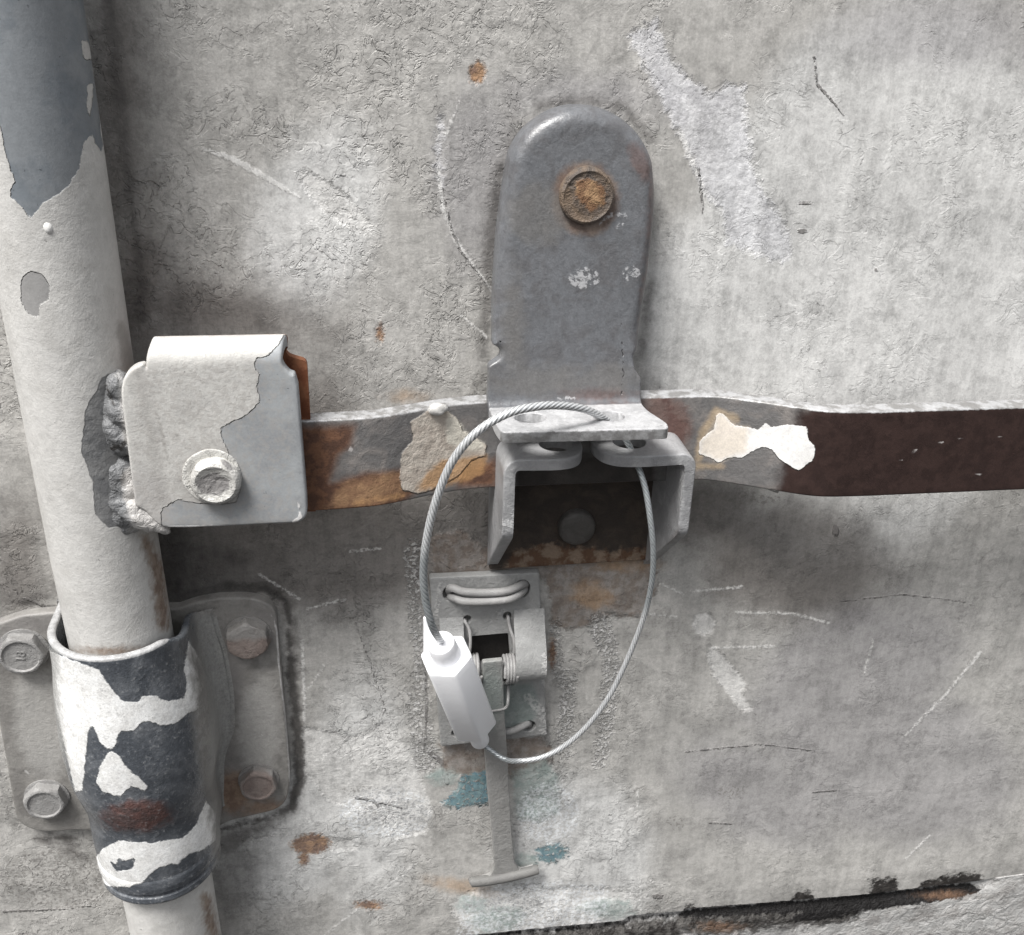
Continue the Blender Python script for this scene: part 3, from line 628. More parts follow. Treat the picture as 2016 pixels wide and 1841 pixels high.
# sleeve: loft of half-round sections
sl_layers = [
    dict(col=(.80, .80, .79), col2=(.72, .715, .70), rough=.26, soft=1.4, jag=4, js=15, relief=1.8, smooth=.5, sh=[
        ('P', [(90, 1280), (150, 1302), (195, 1320), (215, 1352), (240, 1380), (275, 1385), (278, 1370), (305, 1368), (330, 1382), (362, 1375), (368, 1345), (362, 1320), (372, 1262), (395, 1300), (410, 1340), (408, 1390), (370, 1405), (345, 1424), (320, 1430), (298, 1420), (280, 1420), (265, 1438), (236, 1440), (234, 1445), (222, 1476), (210, 1476), (195, 1458), (186, 1430), (176, 1432), (172, 1455), (168, 1500), (162, 1556), (148, 1560), (130, 1480), (110, 1400)]),
        ('P', [(216, 1478), (232, 1486), (250, 1512), (292, 1548), (285, 1560), (270, 1550), (258, 1548), (238, 1568), (205, 1562), (190, 1545), (196, 1510)]),
        ('L', [(408, 1370), (405, 1420), (408, 1452)], [3, 4, 2])]),
    dict(col=(.80, .80, .79), col2=(.72, .715, .70), rough=.26, soft=1.4, jag=4, js=15, relief=1.8, smooth=.5, sh=[
        ('P', [(185, 1690), (205, 1670), (235, 1655), (300, 1660), (360, 1650), (385, 1628), (405, 1575), (425, 1600), (425, 1655), (400, 1672), (370, 1682), (350, 1700), (320, 1706), (300, 1716), (280, 1738), (250, 1748), (215, 1745), (185, 1730), (172, 1700)]), ('-P', [(218, 1696), (228, 1702), (236, 1688), (240, 1696), (266, 1690), (262, 1710), (228, 1716)])]),
    dict(amt=.8, col=(.12, .045, .032), col2=(.075, .035, .028), rough=.8, soft=9, jag=8, js=14, lump=2, ls=6, sh=[('B', 270, 1606, 68, 30, -3)]),
    dict(col=(.27, .26, .245), col2=(.19, .182, .172), amt=1., soft=14, jag=12, js=22, rough=.5, sh=[('F', lambda V: (V[:, 0]-(RX+131))*1.6), ('F', lambda V: (RX-122-V[:, 0])*1.6)]),
    dict(col=(.30, .30, .30), col2=(.16, .165, .17), amt=.4, soft=3, jag=6, js=9, broken=.615, sh=[('P', [(90, 1270), (440, 1230), (440, 1790), (150, 1790)])]),
    dict(col=(.42, .42, .42), col2=(.34, .34, .34), soft=2, jag=3, rough=.4, sh=[('F', lambda V: (V[:, 2]-zs0+1.5)*3)]),
    dict(col=(.32, .32, .31), amt=.8, soft=9, jag=9, js=22, sh=[('P', [(385, 1210), (470, 1210), (450, 1700), (425, 1640), (412, 1560), (415, 1400), (395, 1290)]), ('P', [(60, 1250), (112, 1280), (118, 1400), (140, 1560), (165, 1660), (90, 1640)])])]
sl_mat = material('clamp_primer', (.075, .083, .095), (.12, .128, .14), rough=.24, big=.1, med=.2, fine=.35, grain=.7, lump=.8, lumpsize=20, speck=0, spec=.7, patchy=.3, layers=sl_layers, seed=6)
zs0 = P(235, 1304, RH+130)[2]; zs1 = P(295, 1738, RH+120)[2]
def sect(R, f, zz, hp, fl_=6.):
    th = 0.
    """outer (or inner, th>0) cross-section from left foot over the arc to right foot"""
    pts = []; R_ = R-th
    hp_ = hp-th*.0
    for k in range(9):                      # left foot fillet
        a = math.pi/2*k/8; pts.append((-R_-fl_+fl_*math.sin(a), hp_+fl_-fl_*math.cos(a)))
    for k in range(1, 7): pts.append((-R_, hp_+fl_+(RH-hp_-fl_)*k/7))
    for k in range(61):
        a = math.pi-math.pi*k/60; pts.append((R_*math.cos(a), RH+R_*math.sin(a)))
    for k in range(1, 7): pts.append((R_, RH+(hp_+f-RH)*k/7))
    for k in range(9):
        a = math.pi/2*(1-k/8); pts.append((R_+f-f*math.sin(a), hp_+f-f*math.cos(a)))
    return np.array([(RX+lean(zz)+a, h, zz) for a, h in pts])
RP = np.interp(np.linspace(-.1, 1.1, 121), [-.1, 0, .12, .25, .45, .62, .77, .92, 1, 1.1], [124, 124, 127, 137, 145, 141, 122, 124, 122, 121]); RP = np.convolve(RP, np.hanning(15)/np.hanning(15).sum(), 'same')[10:111]
N = 90; outs, ins = [], []
for i in range(N+1):
    t = i/N; zz = zs0+(zs1-zs0)*t
    R = np.interp(t, np.linspace(0, 1, 101), RP); f = np.interp(t, [0, .2, .62, .95, 1], [44, 44, 34, 6, 6])
    lift = 0
    s = sect(R, f, zz, PH-.5)
    # the top rim sags back towards the plate at the right, so the lip rises there
    up = np.clip((s[:, 0]-RX-lean(zz)-90)/55, 0, 1); s[:, 2] -= (1-t)**5*up*up*(3-2*up)*40
    si = s.copy(); ctr = np.stack([np.full(len(s), RX+lean(zz)), np.full(len(s), RH), s[:, 2]], -1)
    d_ = ctr-s; d_[:, 2] = 0; d_ /= np.maximum(np.linalg.norm(d_, axis=1), 1e-6)[:, None]
    outs.append(s); ins.append(s+d_*15)
outs, ins = np.array(outs), np.array(ins)
V1, F1 = grid_geo(outs); V2, F2 = grid_geo(ins)
k_ = outs.shape[1]; nV = len(V1); Fc = F1+[tuple(i+nV for i in f) for f in F2]
# rounded lip along top and bottom
lipV = []; 
def lip(o_, i_, sgn):
    mid = (o_+i_)/2; rr = []
    for a in (0.35, .8, 1.25): pass
    R_ = []
    for k in range(1, 6):
        a = math.pi*k/6; R_.append(mid+(o_-mid)*math.cos(a)+np.array([0, 0, sgn*5.])*math.sin(a))
    return R_
for (io, sgn) in ((0, 1), (N, -1)):
    R_ = lip(outs[io], ins[io], sgn); base_i = len(V1)+len(V2)+sum(len(x) for x in lipV); rows = []
    for r_ in R_: rows.append(base_i+sum(len(x) for x in []) ); lipV.append(r_); base_i += len(r_)
    seq = [io*k_]+rows+[nV+io*k_]
    for a, b_ in zip(seq[:-1], seq[1:]):
        for j in range(k_-1): Fc.append((a+j, a+j+1, b_+j+1, b_+j))
V = np.concatenate([V1, V2]+lipV)
sleeve = build('sleeve', V, Fc, sl_mat, clamp, sharp=45)
# lower collar, a closed ring round the rod under the sleeve
zc0 = zs1+6; zc1 = P(305, 1786, RH+115)[2]
prof = [(97, 0), (122, 0), (124, .1), (124.5, .3), (123, .45), (118, .5), (116, .55), (117, .62), (120, .66), (121, .8), (116, .9), (106, .97), (97, 1)]
n = 128; t = np.arange(n)/n*2*math.pi; rg = []
for r, v in prof:
    for _ in (0,): rg.append(np.stack([RX+lean(zc0)+r*np.cos(t), RH+r*np.sin(t), zc0+(zc1-zc0)*v+wavy(t*60, t*0+v*40, 30, 8)*2.+np.cos(t)*3], -1))
G = [];
for a, b_ in zip(rg[:-1], rg[1:]):
    for k in range(4): G.append(a+(b_-a)*k/4)
G.append(rg[-1])
build('collar', *grid_geo(np.array(G), True), sl_mat, sleeve)
blt_mat = material('bolt_paint', (.27, .265, .26), (.22, .215, .21), rough=.5, lump=1.2, grain=1, wrinkle=.25, speck=.2, seed=7)
rb_mat = material('bolt_rusty', (.26, .25, .24), (.21, .2, .19), rough=.55, lump=1.2, grain=1, wrinkle=.25, seed=8, layers=[dict(amt=.6, col=(.17, .11, .09), col2=(.23, .17, .145), rough=.8, soft=7, jag=7, js=12, sh=[('P', [(440, 1262), (540, 1255), (540, 1330), (440, 1330)]), ('B', 508, 1548, 34, 32)])])
for i, (x, y, R, rot, rs) in enumerate(bo):
    c = P(x, y, PH+20)
    b_ = build('bolt', *merge(disc_geo((c[0], c[2]), PH-1, [(R*1.04, 0), (R*1.04, 4), (R*.9, 5), (1, 5)]), bolt_geo((c[0], c[2]), PH+3, R, 24, rot=rot, dish=i != 1)), rb_mat if i in (1, 3) else blt_mat, clamp)
    if i == 1: b_['label'] = 'flat topped hexagon bolt with rusty lower half'
    if i == 0:   # stamped strength mark
        cu = bpy.data.curves.new('mark', 'FONT'); cu.body = '18'; cu.size = 24*U; cu.extrude = 1.2*U; cu.align_x = 'CENTER'; cu.align_y = 'CENTER'
        to = bpy.data.objects.new('stamped_mark', cu); scene.collection.objects.link(to)
        dg = bpy.context.evaluated_depsgraph_get(); me = bpy.data.meshes.new_from_object(to.evaluated_get(dg)); bpy.data.objects.remove(to)
        mo = bpy.data.objects.new('stamped_mark', me); scene.collection.objects.link(mo); me.materials.clear(); me.materials.append(blt_mat[0])
        mo.parent = b_; mo.rotation_euler = (math.pi/2, math.radians(-78), 0)
        mo.location = Vector((c[0]*U, -(PH+3+24-3.2)*U, c[2]*U))-Vector(b_['org'])

# ------------------------------------------------------------------ handle bar
zT = P(1800, 807, 190)[2]; zB = P(1800, 973, 190)[2]
BX = [P(560, 900, 165)[0], P(640, 900, 165)[0], P(740, 880, 140)[0], P(885, 860, 96)[0], P(960, 860, 94)[0], P(1280, 860, 94)[0], P(1400, 860, 94)[0], P(1630, 860, 190)[0], P(1720, 860, 192)[0], P(2400, 860, 192)[0]]
BH = [158, 158, 152, 104, 94, 94, 96, 188, 192, 192]
kx = np.linspace(BX[0], BX[-1], 400); kh = np.interp(kx, BX, BH)
ker = np.hanning(27); ker /= ker.sum(); khs = np.convolve(np.pad(kh, 13, 'edge'), ker, 'valid')
def barM(a, b, c): return a, np.interp(a, kx, khs)+c, b
bar_layers = [
    dict(col=(.042, .026, .023), col2=(.032, .02, .018), rough=.38, smooth=.7, soft=14, jag=12, js=30, sh=[('P', [(1520, 1000), (1545, 900), (1575, 810), (1620, 790), (2400, 740), (2400, 1100), (1600, 1060)])]),
    dict(col=(.17, .085, .05), col2=(.10, .052, .035), cs=30, rough=.8, soft=12, jag=9, js=24, sh=[('P', [(540, 838), (700, 838), (690, 880), (665, 900), (650, 950), (720, 930), (810, 925), (830, 960), (760, 1020), (540, 1040)]), ('P', [(900, 925), (980, 900), (980, 960), (900, 960)])]),
    dict(col=(.30, .18, .10), col2=(.23, .13, .075), rough=.8, soft=10, jag=7, js=20, sh=[('P', [(680, 950), (800, 925), (820, 960), (760, 990), (640, 1000)])]),
    dict(col=(.11, .05, .04), col2=(.16, .10, .085), rough=.6, amt=.8, soft=14, jag=9, sh=[('B', 1310, 840, 50, 60), ('B', 1300, 790, 30, 20)]),
    dict(col=(.52, .47, .41), col2=(.42, .37, .32), rough=.7, soft=1.8, jag=4, js=12, relief=2.5, lump=2.5, ls=10, sh=[
        ('P', [(848, 802), (868, 800), (885, 812), (902, 825), (912, 850), (940, 862), (958, 878), (955, 900), (930, 905), (900, 940), (860, 962), (825, 972), (790, 965), (787, 925), (792, 890), (812, 870), (808, 830), (830, 818)])]),
    dict(col=(.66, .63, .55), amt=.8, soft=5, jag=5, js=14, sh=[('P', [(880, 812), (905, 830), (915, 850), (950, 868), (955, 890), (900, 880), (880, 870)])]),
    dict(col=(.45, .26, .12), amt=.8, soft=7, jag=6, sh=[('P', [(870, 905), (960, 895), (950, 935), (860, 962), (820, 965), (840, 930)]), ('L', [(790, 975), (700, 990)], 3)]),
    dict(col=(.40, .31, .21), amt=.8, soft=7, jag=4, sh=[('L', [(1375, 905), (1385, 850), (1410, 810), (1450, 825)], 7), ('L', [(1370, 918), (1420, 918)], 5)]),
    dict(col=(.78, .77, .75), col2=(.80, .79, .78), rough=.4, soft=1., jag=2.2, js=10, relief=3.2, smooth=.8, sh=[
        ('P', [(1412, 812), (1425, 815), (1445, 838), (1475, 842), (1495, 846), (1508, 832), (1518, 842), (1550, 836), (1588, 840), (1592, 865), (1606, 882), (1602, 905), (1572, 928), (1535, 905), (1520, 885), (1500, 880), (1480, 890), (1460, 902), (1440, 900), (1415, 912), (1395, 900), (1375, 895), (1378, 868), (1405, 845)])]),
    dict(col=(.68, .58, .46), amt=.75, soft=18, jag=4, sh=[('B', 1415, 865, 55, 60)]),
    dict(col=(.03, .025, .022), soft=10, jag=6, amt=.85, sh=[('P', [(1015, 900), (1290, 890), (1290, 990), (1015, 990)])]),  # shade inside the retainer box painted onto the bar
    dict(col=(.75, .72, .70), soft=1, jag=1.5, amt=.7, sh=[('B', 1800, 888, 7, 3, -20), ('B', 1852, 872, 7, 2.5, -15), ('B', 1775, 905, 4, 1.5), ('B', 1965, 858, 8, 2), ('B', 690, 886, 4, 8, 20), ('B', 1890, 865, 6, 2), ('B', 1925, 935, 9, 2)]),
    dict(col=(.42, .42, .425), col2=(.24, .235, .23), rough=.4, metal=.2, soft=1.5, jag=2.5, js=10, sh=[('F', lambda V: (V[:, 2]-(zT-3.))*1.5)]),
]
# the cream tint belongs only to the patch: intersect by limiting shape
bar_layers[9]['sh'] = [('P', [(1412, 812), (1425, 815), (1445, 838), (1475, 842), (1470, 890), (1440, 898), (1415, 908), (1395, 898), (1378, 893), (1380, 868), (1405, 845)])]; bar_layers[9]['soft'] = 9; bar_layers[9]['amt'] = .6
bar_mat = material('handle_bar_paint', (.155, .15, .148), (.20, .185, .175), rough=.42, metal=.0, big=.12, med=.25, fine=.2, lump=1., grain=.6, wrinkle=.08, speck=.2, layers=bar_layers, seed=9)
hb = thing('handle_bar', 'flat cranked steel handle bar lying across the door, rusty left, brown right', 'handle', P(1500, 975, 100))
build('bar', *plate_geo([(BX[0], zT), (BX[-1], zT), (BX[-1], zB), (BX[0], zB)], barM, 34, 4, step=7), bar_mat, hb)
q = P(862, 806, 118); build('weld_spatter', *lump_geo(q, 15, 9, sc=(1.1, .6, .8), amp=.1), material('spatter_paint', (.52, .51, .49), rough=.5, grain=.8, lump=1, speck=0), hb)

# ------------------------------------------------------------------ handle retainer (bent box bolted to the door)
ret = thing('handle_retainer', 'open box shaped steel retainer with two holed tabs, bolted below the hinged flap', 'retainer', P(1140, 1115, 0))
FH = 195.
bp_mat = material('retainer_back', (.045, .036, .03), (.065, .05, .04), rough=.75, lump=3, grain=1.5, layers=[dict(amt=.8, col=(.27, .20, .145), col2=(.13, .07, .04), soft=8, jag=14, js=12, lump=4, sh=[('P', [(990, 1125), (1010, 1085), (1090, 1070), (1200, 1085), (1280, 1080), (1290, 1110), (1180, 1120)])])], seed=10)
xl_o, xl_b = P(973, 1000, FH), P(990, 1080, 12)
XLo = P(990, 980, FH)[0]                    # outer side of the left wall
XRi = P(1342, 980, FH)[0]                   # inner side of the right wall
ztab = P(1080, 903, FH)[2]
zbk = P(1140, 1112, 14)[2]
XLo += 0.; T_ = 21.
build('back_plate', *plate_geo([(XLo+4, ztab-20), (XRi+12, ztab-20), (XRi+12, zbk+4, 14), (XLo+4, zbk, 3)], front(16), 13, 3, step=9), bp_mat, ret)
rt_layers = [
    dict(col=(.50, .50, .505), col2=(.40, .40, .40), soft=5, jag=5, js=12, amt=.6, sh=[('L', [(1002, 900), (1002, 1060)], 9), ('L', [(1340, 900), (1342, 1050)], 6)]),
    dict(col=(.6, .6, .6), soft=2, jag=5, js=7, amt=.7, relief=1, sh=[('L', [(1008, 930), (1009, 1040)], [1, 3]), ('L', [(1341, 915), (1343, 1040)], 2.5), ('B', 992, 1030, 4, 5), ('B', 1003, 1105, 6, 3)]),
    dict(col=(.16, .15, .145), soft=4, jag=5, js=10, amt=.7, sh=[('L', [(1340, 1040), (1300, 1095)], 5), ('L', [(1005, 1070), (985, 1115)], 4)]),
]
rt_mat = material('retainer_paint', (.33, .33, .335), (.255, .255, .26), rough=.42, big=.06, med=.08, fine=.1, lump=1.2, grain=.9, wrinkle=.15, speck=.12, layers=rt_layers, seed=11)
br = 30.
def side(xo, sgn, ybp, ybx, tab_len, tx, nm):
    """one bent sheet: wall (unrolled b below 0), bend, holed tab. sgn=+1 left wall (tab goes right)"""
    zb1 = P(ybx[0], ybx[1], FH)[2]; zb0 = P(ybp[0], ybp[1], 12)[2]; zs = ztab-br
    def M(a, b, c):       # a = h, b = along the sheet measured from the bend start; c outward normal
        ph = np.clip(b/br, 0, math.pi/2); ex = np.maximum(b-br*math.pi/2, 0)
        x = np.where(b <= 0, -c, br-(br+c)*np.cos(ph)+ex)
        z = np.where(b <= 0, zs+b, zs+(br+c)*np.sin(ph))
        return xo+sgn*x, a, z
    Ls = br*math.pi/2; ht = 96.
    dz = lambda z: z-zs
    o = [(6, dz(zb0+6), 6), (FH-16, dz(zb1-2), 14), (FH, dz(zb1+14), 14), (FH, 0), (FH, Ls*.7), (FH+2, Ls+10), (FH+6, Ls+tab_len*.55, 30), (FH-4, Ls+tab_len-20, 34), (FH-50, Ls+tab_len, 40), (ht, Ls+tab_len-6, 20), (ht, Ls), (ht-4, 4), (ht-60, 0, 30), (6, -20)]
    hole = circ((FH-60, Ls+tx), 30, 30)
    return build(nm, *plate_geo(o, M, T_, 3.5, holes=[hole], step=7), rt_mat, ret)
side(XLo, 1, (976, 1121), (1004, 1070), P(1161, 912, FH)[0]-XLo-br, P(1095, 880, 140)[0]-XLo-br, 'holed_side_wall')
side(XRi+T_, -1, (1292, 1118), (1338, 1064), XRi+T_-br-P(1177, 912, FH)[0], XRi+T_-br-P(1240, 876, 140)[0], 'holed_side_wall')
c = P(1137, 1042, 34)
build('bolt', *disc_geo((c[0], c[2]), 15, [(38, 0), (38, 14), (36, 19), (31, 22), (20, 23), (1, 23)], wob=.006), material('bolt_dark', (.085, .08, .075), (.06, .057, .053), rough=.5, lump=1.5, seed=12), ret)

# ------------------------------------------------------------------ hinged flap (hasp)
h_top, h_bot = 66., 118.
zA, zBn = P(1150, 215, h_top)[2], P(1110, 782, h_bot)[2]
def hface(a, b): return h_top+(h_bot-h_top)*np.clip((zA-b)/(zA-zBn), 0, 1.2)
hs_layers = [
    dict(col=(.085, .08, .082), col2=(.13, .10, .095), amt=.85, soft=7, jag=8, js=20, sh=[('L', [(1286, 360), (1286, 430), (1276, 560), (1262, 700)], [6, 12, 13, 12])]),  # right bevel painted dark as the flap's shaded side
    dict(col=(.11, .065, .055), col2=(.15, .10, .09), amt=.6, soft=8, jag=9, js=12, sh=[('B', 1262, 320, 18, 40, -25), ('B', 1180, 775, 60, 12), ('B', 1225, 800, 40, 6)]),
    dict(col=(.16, .11, .085), col2=(.22, .165, .13), amt=.85, soft=9, jag=7, js=14, sh=[('B', 1152, 392, 66, 72)]),
    dict(col=(.15, .145, .14), amt=.7, soft=16, jag=14, js=24, sh=[('B', 1060, 420, 60, 60), ('B', 1060, 750, 110, 28), ('B', 1200, 745, 60, 26), ('B', 1010, 650, 22, 110)]),
    dict(col=(.50, .50, .51), amt=.6, soft=2, jag=6, js=9, relief=.4, broken=.52, bs=7, sh=[('B', 1150, 548, 28, 20), ('B', 1243, 538, 16, 14), ('L', [(1208, 420), (1228, 425), (1232, 440), (1215, 448)], 3), ('L', [(1175, 445), (1200, 425)], 3), ('B', 1120, 785, 12, 3)]),
    dict(col=(.06, .055, .055), soft=1, jag=1.5, amt=.8, relief=-2, sh=[('L', [(1223, 620), (1228, 740), (1222, 790)], [1, 1.6, 1])]),
    dict(col=(.47, .47, .475), col2=(.38, .38, .385), amt=.9, rough=.4, soft=3, jag=2, sh=[('F', lambda V: (V[:, 1]-(h_bot+12))*.9)]),
    dict(col=(.09, .087, .085), col2=(.2, .2, .2), amt=.85, soft=2, jag=6, js=9, sh=[('F', lambda V: np.minimum((V[:, 1]-226)*2, zBn-14-V[:, 2]+0))]),
]
hs_mat = material('hasp_paint', (.14, .145, .155), (.105, .105, .11), rough=.34, big=.16, med=.2, fine=.26, lump=.7, lumpsize=30, grain=.4, wrinkle=.04, patchy=.3, speck=.15, spec=.6, layers=hs_layers, seed=13)
hasp = thing('lock_flap', 'rounded dark grey hinged steel flap hanging over the handle bar, lip pierced by the cable', 'hasp', P(1110, 790, 0))
br2 = 12.
def hM(a, b, c):
    s = np.maximum(zBn-b, 0); ph = np.clip(s/br2, 0, math.pi/2); ex = np.maximum(s-br2*math.pi/2, 0)
    h = np.where(s <= 0, hface(a, b)+c, h_bot+br2-(br2-c)*np.cos(ph)+ex)
    z = np.where(s <= 0, b, zBn-(br2-c)*np.sin(ph))
    return a, h, z
up_ = px([(1003, 330), (985, 450), (976, 570), (972, 655), (970, 682, 4), (986, 690, 10), (986, 706, 10), (962, 722, 5), (962, 745), (960, 782)], hface)
rt_ = px([(1262, 782), (1262, 745), (1250, 728, 8), (1246, 705, 10), (1257, 690, 6), (1264, 650), (1281, 540), (1293, 430), (1292, 350)], hface)
tp_ = px([(1285, 310), (1262, 268), (1228, 236), (1190, 219), (1150, 213), (1110, 217), (1070, 235), (1036, 262), (1014, 295)], hface)
zf = zBn-br2*math.pi/2
fl = [(up_[-1][0]+2, zf-20), (up_[-1][0]+4, zf-70, 14), (up_[-1][0]+10, zf-106, 8), (rt_[0][0]+18, zf-112, 10), (rt_[0][0]+22, zf-90, 16), (rt_[0][0]+2, zf-30, 20), (rt_[0][0], zf-8)]
arc = [q[:2] for q in rt_[-3:]+tp_+up_[:3]]
arc = [tuple(q) for q in smooth_path(arc, 4)]
o = up_[3:]+fl+rt_[:-3]+arc
def hbev(a, b): return float(np.interp(zBn-b, [-120, -60, 0, 10], [25, 3, 3, 3]))
def hth(a, b): return float(np.interp(zBn-b, [-160, -90, 0], [52, 22, 20]))
hl = [circ((P(1046, 822, 185)[0], zf-48), 28, 30, 22), circ((P(1200, 826, 185)[0], zf-50), 28, 30, 22)]
build('flap_plate', *plate_geo(o, hM, hth, hbev, holes=hl, step=7, segs=7), hs_mat, hasp, sharp=45)
# washer and rusty pivot
c = P(1156, 386, 90)
pv_mat = material('pivot_rust', (.10, .082, .07), (.17, .125, .09), rough=.6, lump=3, grain=2, seed=14, layers=[dict(col=(.32, .20, .11), col2=(.18, .10, .055), cs=10, rough=.8, soft=5, jag=9, js=10, sh=[('P', [(1135, 355), (1165, 352), (1190, 368), (1192, 400), (1165, 418), (1150, 405), (1132, 385)])])])
build('pivot_pin', *disc_geo((c[0], c[2]), 68, [(47, 0), (47, 22), (45.5, 27), (42, 29), (38, 27), (30, 28), (18, 29), (1, 29)], wob=.008, seed=4), pv_mat, hasp)

# ------------------------------------------------------------------ small spring latch
latch = thing('spring_latch', 'small grey spring latch plate with wire loops and a hanging T shaped lever', 'latch', P(965, 1465, 0))
lt_mat = material('latch_paint', (.31, .31, .305), (.265, .265, .26), rough=.5, big=.06, med=.08, fine=.12, lump=1.2, grain=1, wrinkle=.15, speck=.1, seed=15, layers=[
    dict(col=(.20, .235, .225), col2=(.25, .28, .27), soft=6, jag=6, amt=.85, sh=[('P', [(1012, 1345), (1050, 1345), (1062, 1390), (1045, 1430), (985, 1440), (985, 1350)])]),
    dict(col=(.58, .57, .56), soft=2, jag=6, js=8, amt=.5, broken=.5, relief=.5, sh=[('L', [(1072, 1290), (1074, 1345)], 6), ('L', [(1040, 1375), (1066, 1400), (1070, 1450)], 8), ('L', [(868, 1150), (858, 1210)], 4), ('B', 985, 1205, 10, 4)])])
LH = 22.
win = resample(roundp(px([(921, 1254, 5), (1001, 1247, 5), (1010, 1350, 3), (928, 1358, 3)], LH)), 7)
def el(x, y, rx, ry): q = P(x, y, LH); return circ((q[0], q[2]), rx, 20, ry)
lo_ = px([(846, 1138, 5), (1062, 1128, 5), (1067, 1230), (1072, 1340), (1077, 1448, 4), (868, 1470, 4), (860, 1380)], LH)
build('plate', *plate_geo(lo_, front(LH), 18, 3, holes=[win, el(884, 1169, 13, 17), el(1028, 1160, 17, 22), el(920, 1220, 9, 10), el(999, 1213, 9, 10), el(1040, 1430, 17, 15), el(904, 1443, 17, 13)], step=6), lt_mat, latch)
# rolled ear on the right
def ear(x0, x1, yc):
    tk = 8.; zc_ = P(1040, yc, 40)[2]
    pts_o = smooth_path([(LH+1, zc_+118), (LH+14, zc_+88), (LH+38, zc_+54), (LH+56, zc_+22), (LH+60, zc_-6), (LH+48, zc_-30), (LH+24, zc_-40), (LH+4, zc_-34)], 6)
    pts_o = np.array(pts_o); g = np.gradient(pts_o, axis=0); g /= np.linalg.norm(g, axis=1)[:, None]
    pts_i = pts_o+np.stack([g[:, 1], -g[:, 0]], -1)*tk
    loop = np.concatenate([pts_o, pts_i[::-1]]); n = len(loop)
    return rings_geo([np.stack([np.full(n, x), loop[:, 0], loop[:, 1]], -1) for x in np.linspace(x0, x1, 12)], n)
build('rolled_ear', *ear(P(1014, 1290, 60)[0], P(1074, 1290, 60)[0], 1300), lt_mat, latch, sharp=45)
build('rolled_ear', *ear(P(868, 1300, 60)[0], P(915, 1300, 60)[0], 1308), lt_mat, latch, sharp=45)
wire_mat = material('wire_paint', (.31, .305, .30), (.26, .255, .25), rough=.5, lump=.6, grain=.7, seed=16)
build('wire_loop', *tube_geo(smooth_path([P(886, 1172, -10), P(884, 1160, 14), P(892, 1158, 30), P(915, 1165, 38), P(960, 1167, 38), P(1000, 1163, 38), P(1025, 1152, 30), P(1034, 1150, 12), P(1034, 1156, -10)], 8), 8.5), wire_mat, latch)
build('wire_loop', *tube_geo(smooth_path([P(892, 1186, -10), P(887, 1176, 14), P(897, 1178, 32), P(915, 1184, 42), P(960, 1184, 42), P(1000, 1180, 42), P(1022, 1170, 34), P(1032, 1160, 14), P(1032, 1162, -10)], 8), 8.5), wire_mat, latch)
build('wire_loop', *tube_geo(smooth_path([P(1042, 1432, -10), P(1040, 1424, 16), P(1028, 1430, 28), P(1010, 1438, 34), P(980, 1444, 34), P(930, 1444, 32), P(906, 1440, 20), P(900, 1440, -8)], 8), 8), wire_mat, latch)
pin_h, py_ = 52., 1318
def coil(x0, x1, turns, r, wr):
    a, b_ = P(x0, py_, pin_h), P(x1, py_-3, pin_h); n = turns*20; pts = []
    for i in range(n+1):
        t = i/n; th = t*turns*2*math.pi
        pts.append((a[0]+(b_[0]-a[0])*t, pin_h+r*math.cos(th), a[2]+(b_[2]-a[2])*t+r*math.sin(th)))
    return tube_geo(pts, wr, 8)
spr = build('spring_coil', *merge(coil(991, 1015, 4, 29, 3.6), tube_geo(smooth_path([P(999, 1214, 0), P(1000, 1214, 26), P(1004, 1236, 34), P(1012, 1262, 46), P(1013, 1285, 50)], 6), 3.4, 8),
      tube_geo(smooth_path([P(1000, 1350, 48), P(1000, 1380, 66), P(997, 1392, 68), P(985, 1397, 68), P(962, 1400, 68)], 6), 3.4, 8)), wire_mat, latch)
build('spring_coil', *merge(coil(920, 944, 4, 29, 3.6), tube_geo(smooth_path([P(921, 1222, 0), P(915, 1222, 26), P(924, 1240, 36), P(926, 1265, 48), P(924, 1285, 50)], 6), 3.4, 8)), wire_mat, latch)
build('hinge_pin', *tube_geo([P(880, py_+2, pin_h), P(1068, py_-6, pin_h)], 17, 18), wire_mat, latch)
# lever with T end
lv_mat = material('lever_paint', (.31, .305, .295), (.265, .26, .25), rough=.5, big=.05, med=.08, fine=.11, lump=1.2, grain=1, wrinkle=.15, speck=.1, seed=17, layers=[
    dict(col=(.25, .285, .27), amt=.7, soft=14, jag=6, sh=[('B', 965, 1370, 26, 60)])])
zl0, zl1 = P(970, 1300, 80)[2], P(995, 1725, 26)[2]
def lh(a, b): return 26+(80-26)*np.clip((b-zl1)/(zl0-zl1), 0, 1.1)
lo2 = px([(950, 1304, 4), (990, 1300, 4), (993, 1400), (1000, 1500), (1003, 1560), (1008, 1640), (1014, 1700), (1024, 1716, 12), (1050, 1708), (1050, 1718), (1030, 1728), (950, 1742), (940, 1742), (940, 1732), (966, 1725, 12), (973, 1705), (968, 1640), (960, 1560), (954, 1480), (950, 1400)], lh)
lev = build('lever', *plate_geo(lo2, front(lh), 11, 3, step=7), lv_mat, latch)
build('cross_bar', *tube_geo(smooth_path([P(926, 1737, 27), P(931, 1736, 27), P(960, 1733, 27), P(995, 1727, 27), P(1030, 1719, 27), P(1056, 1712, 27), P(1060, 1711, 27)], 6), [5, 8, 10, 11.5, 12, 12.4, 12.6, 12.6, 12.6, 12.6, 12.6, 12.6]+[12.6]*12+[12.4, 12.3, 12.2, 12, 12, 12, 12, 11.5, 11, 10.5, 10, 8, 4], 16), material('cross_bar_paint', (.17, .167, .16), (.14, .137, .133), rough=.6, lump=.8, grain=.6, speck=.2, patchy=.4, seed=21), lev)

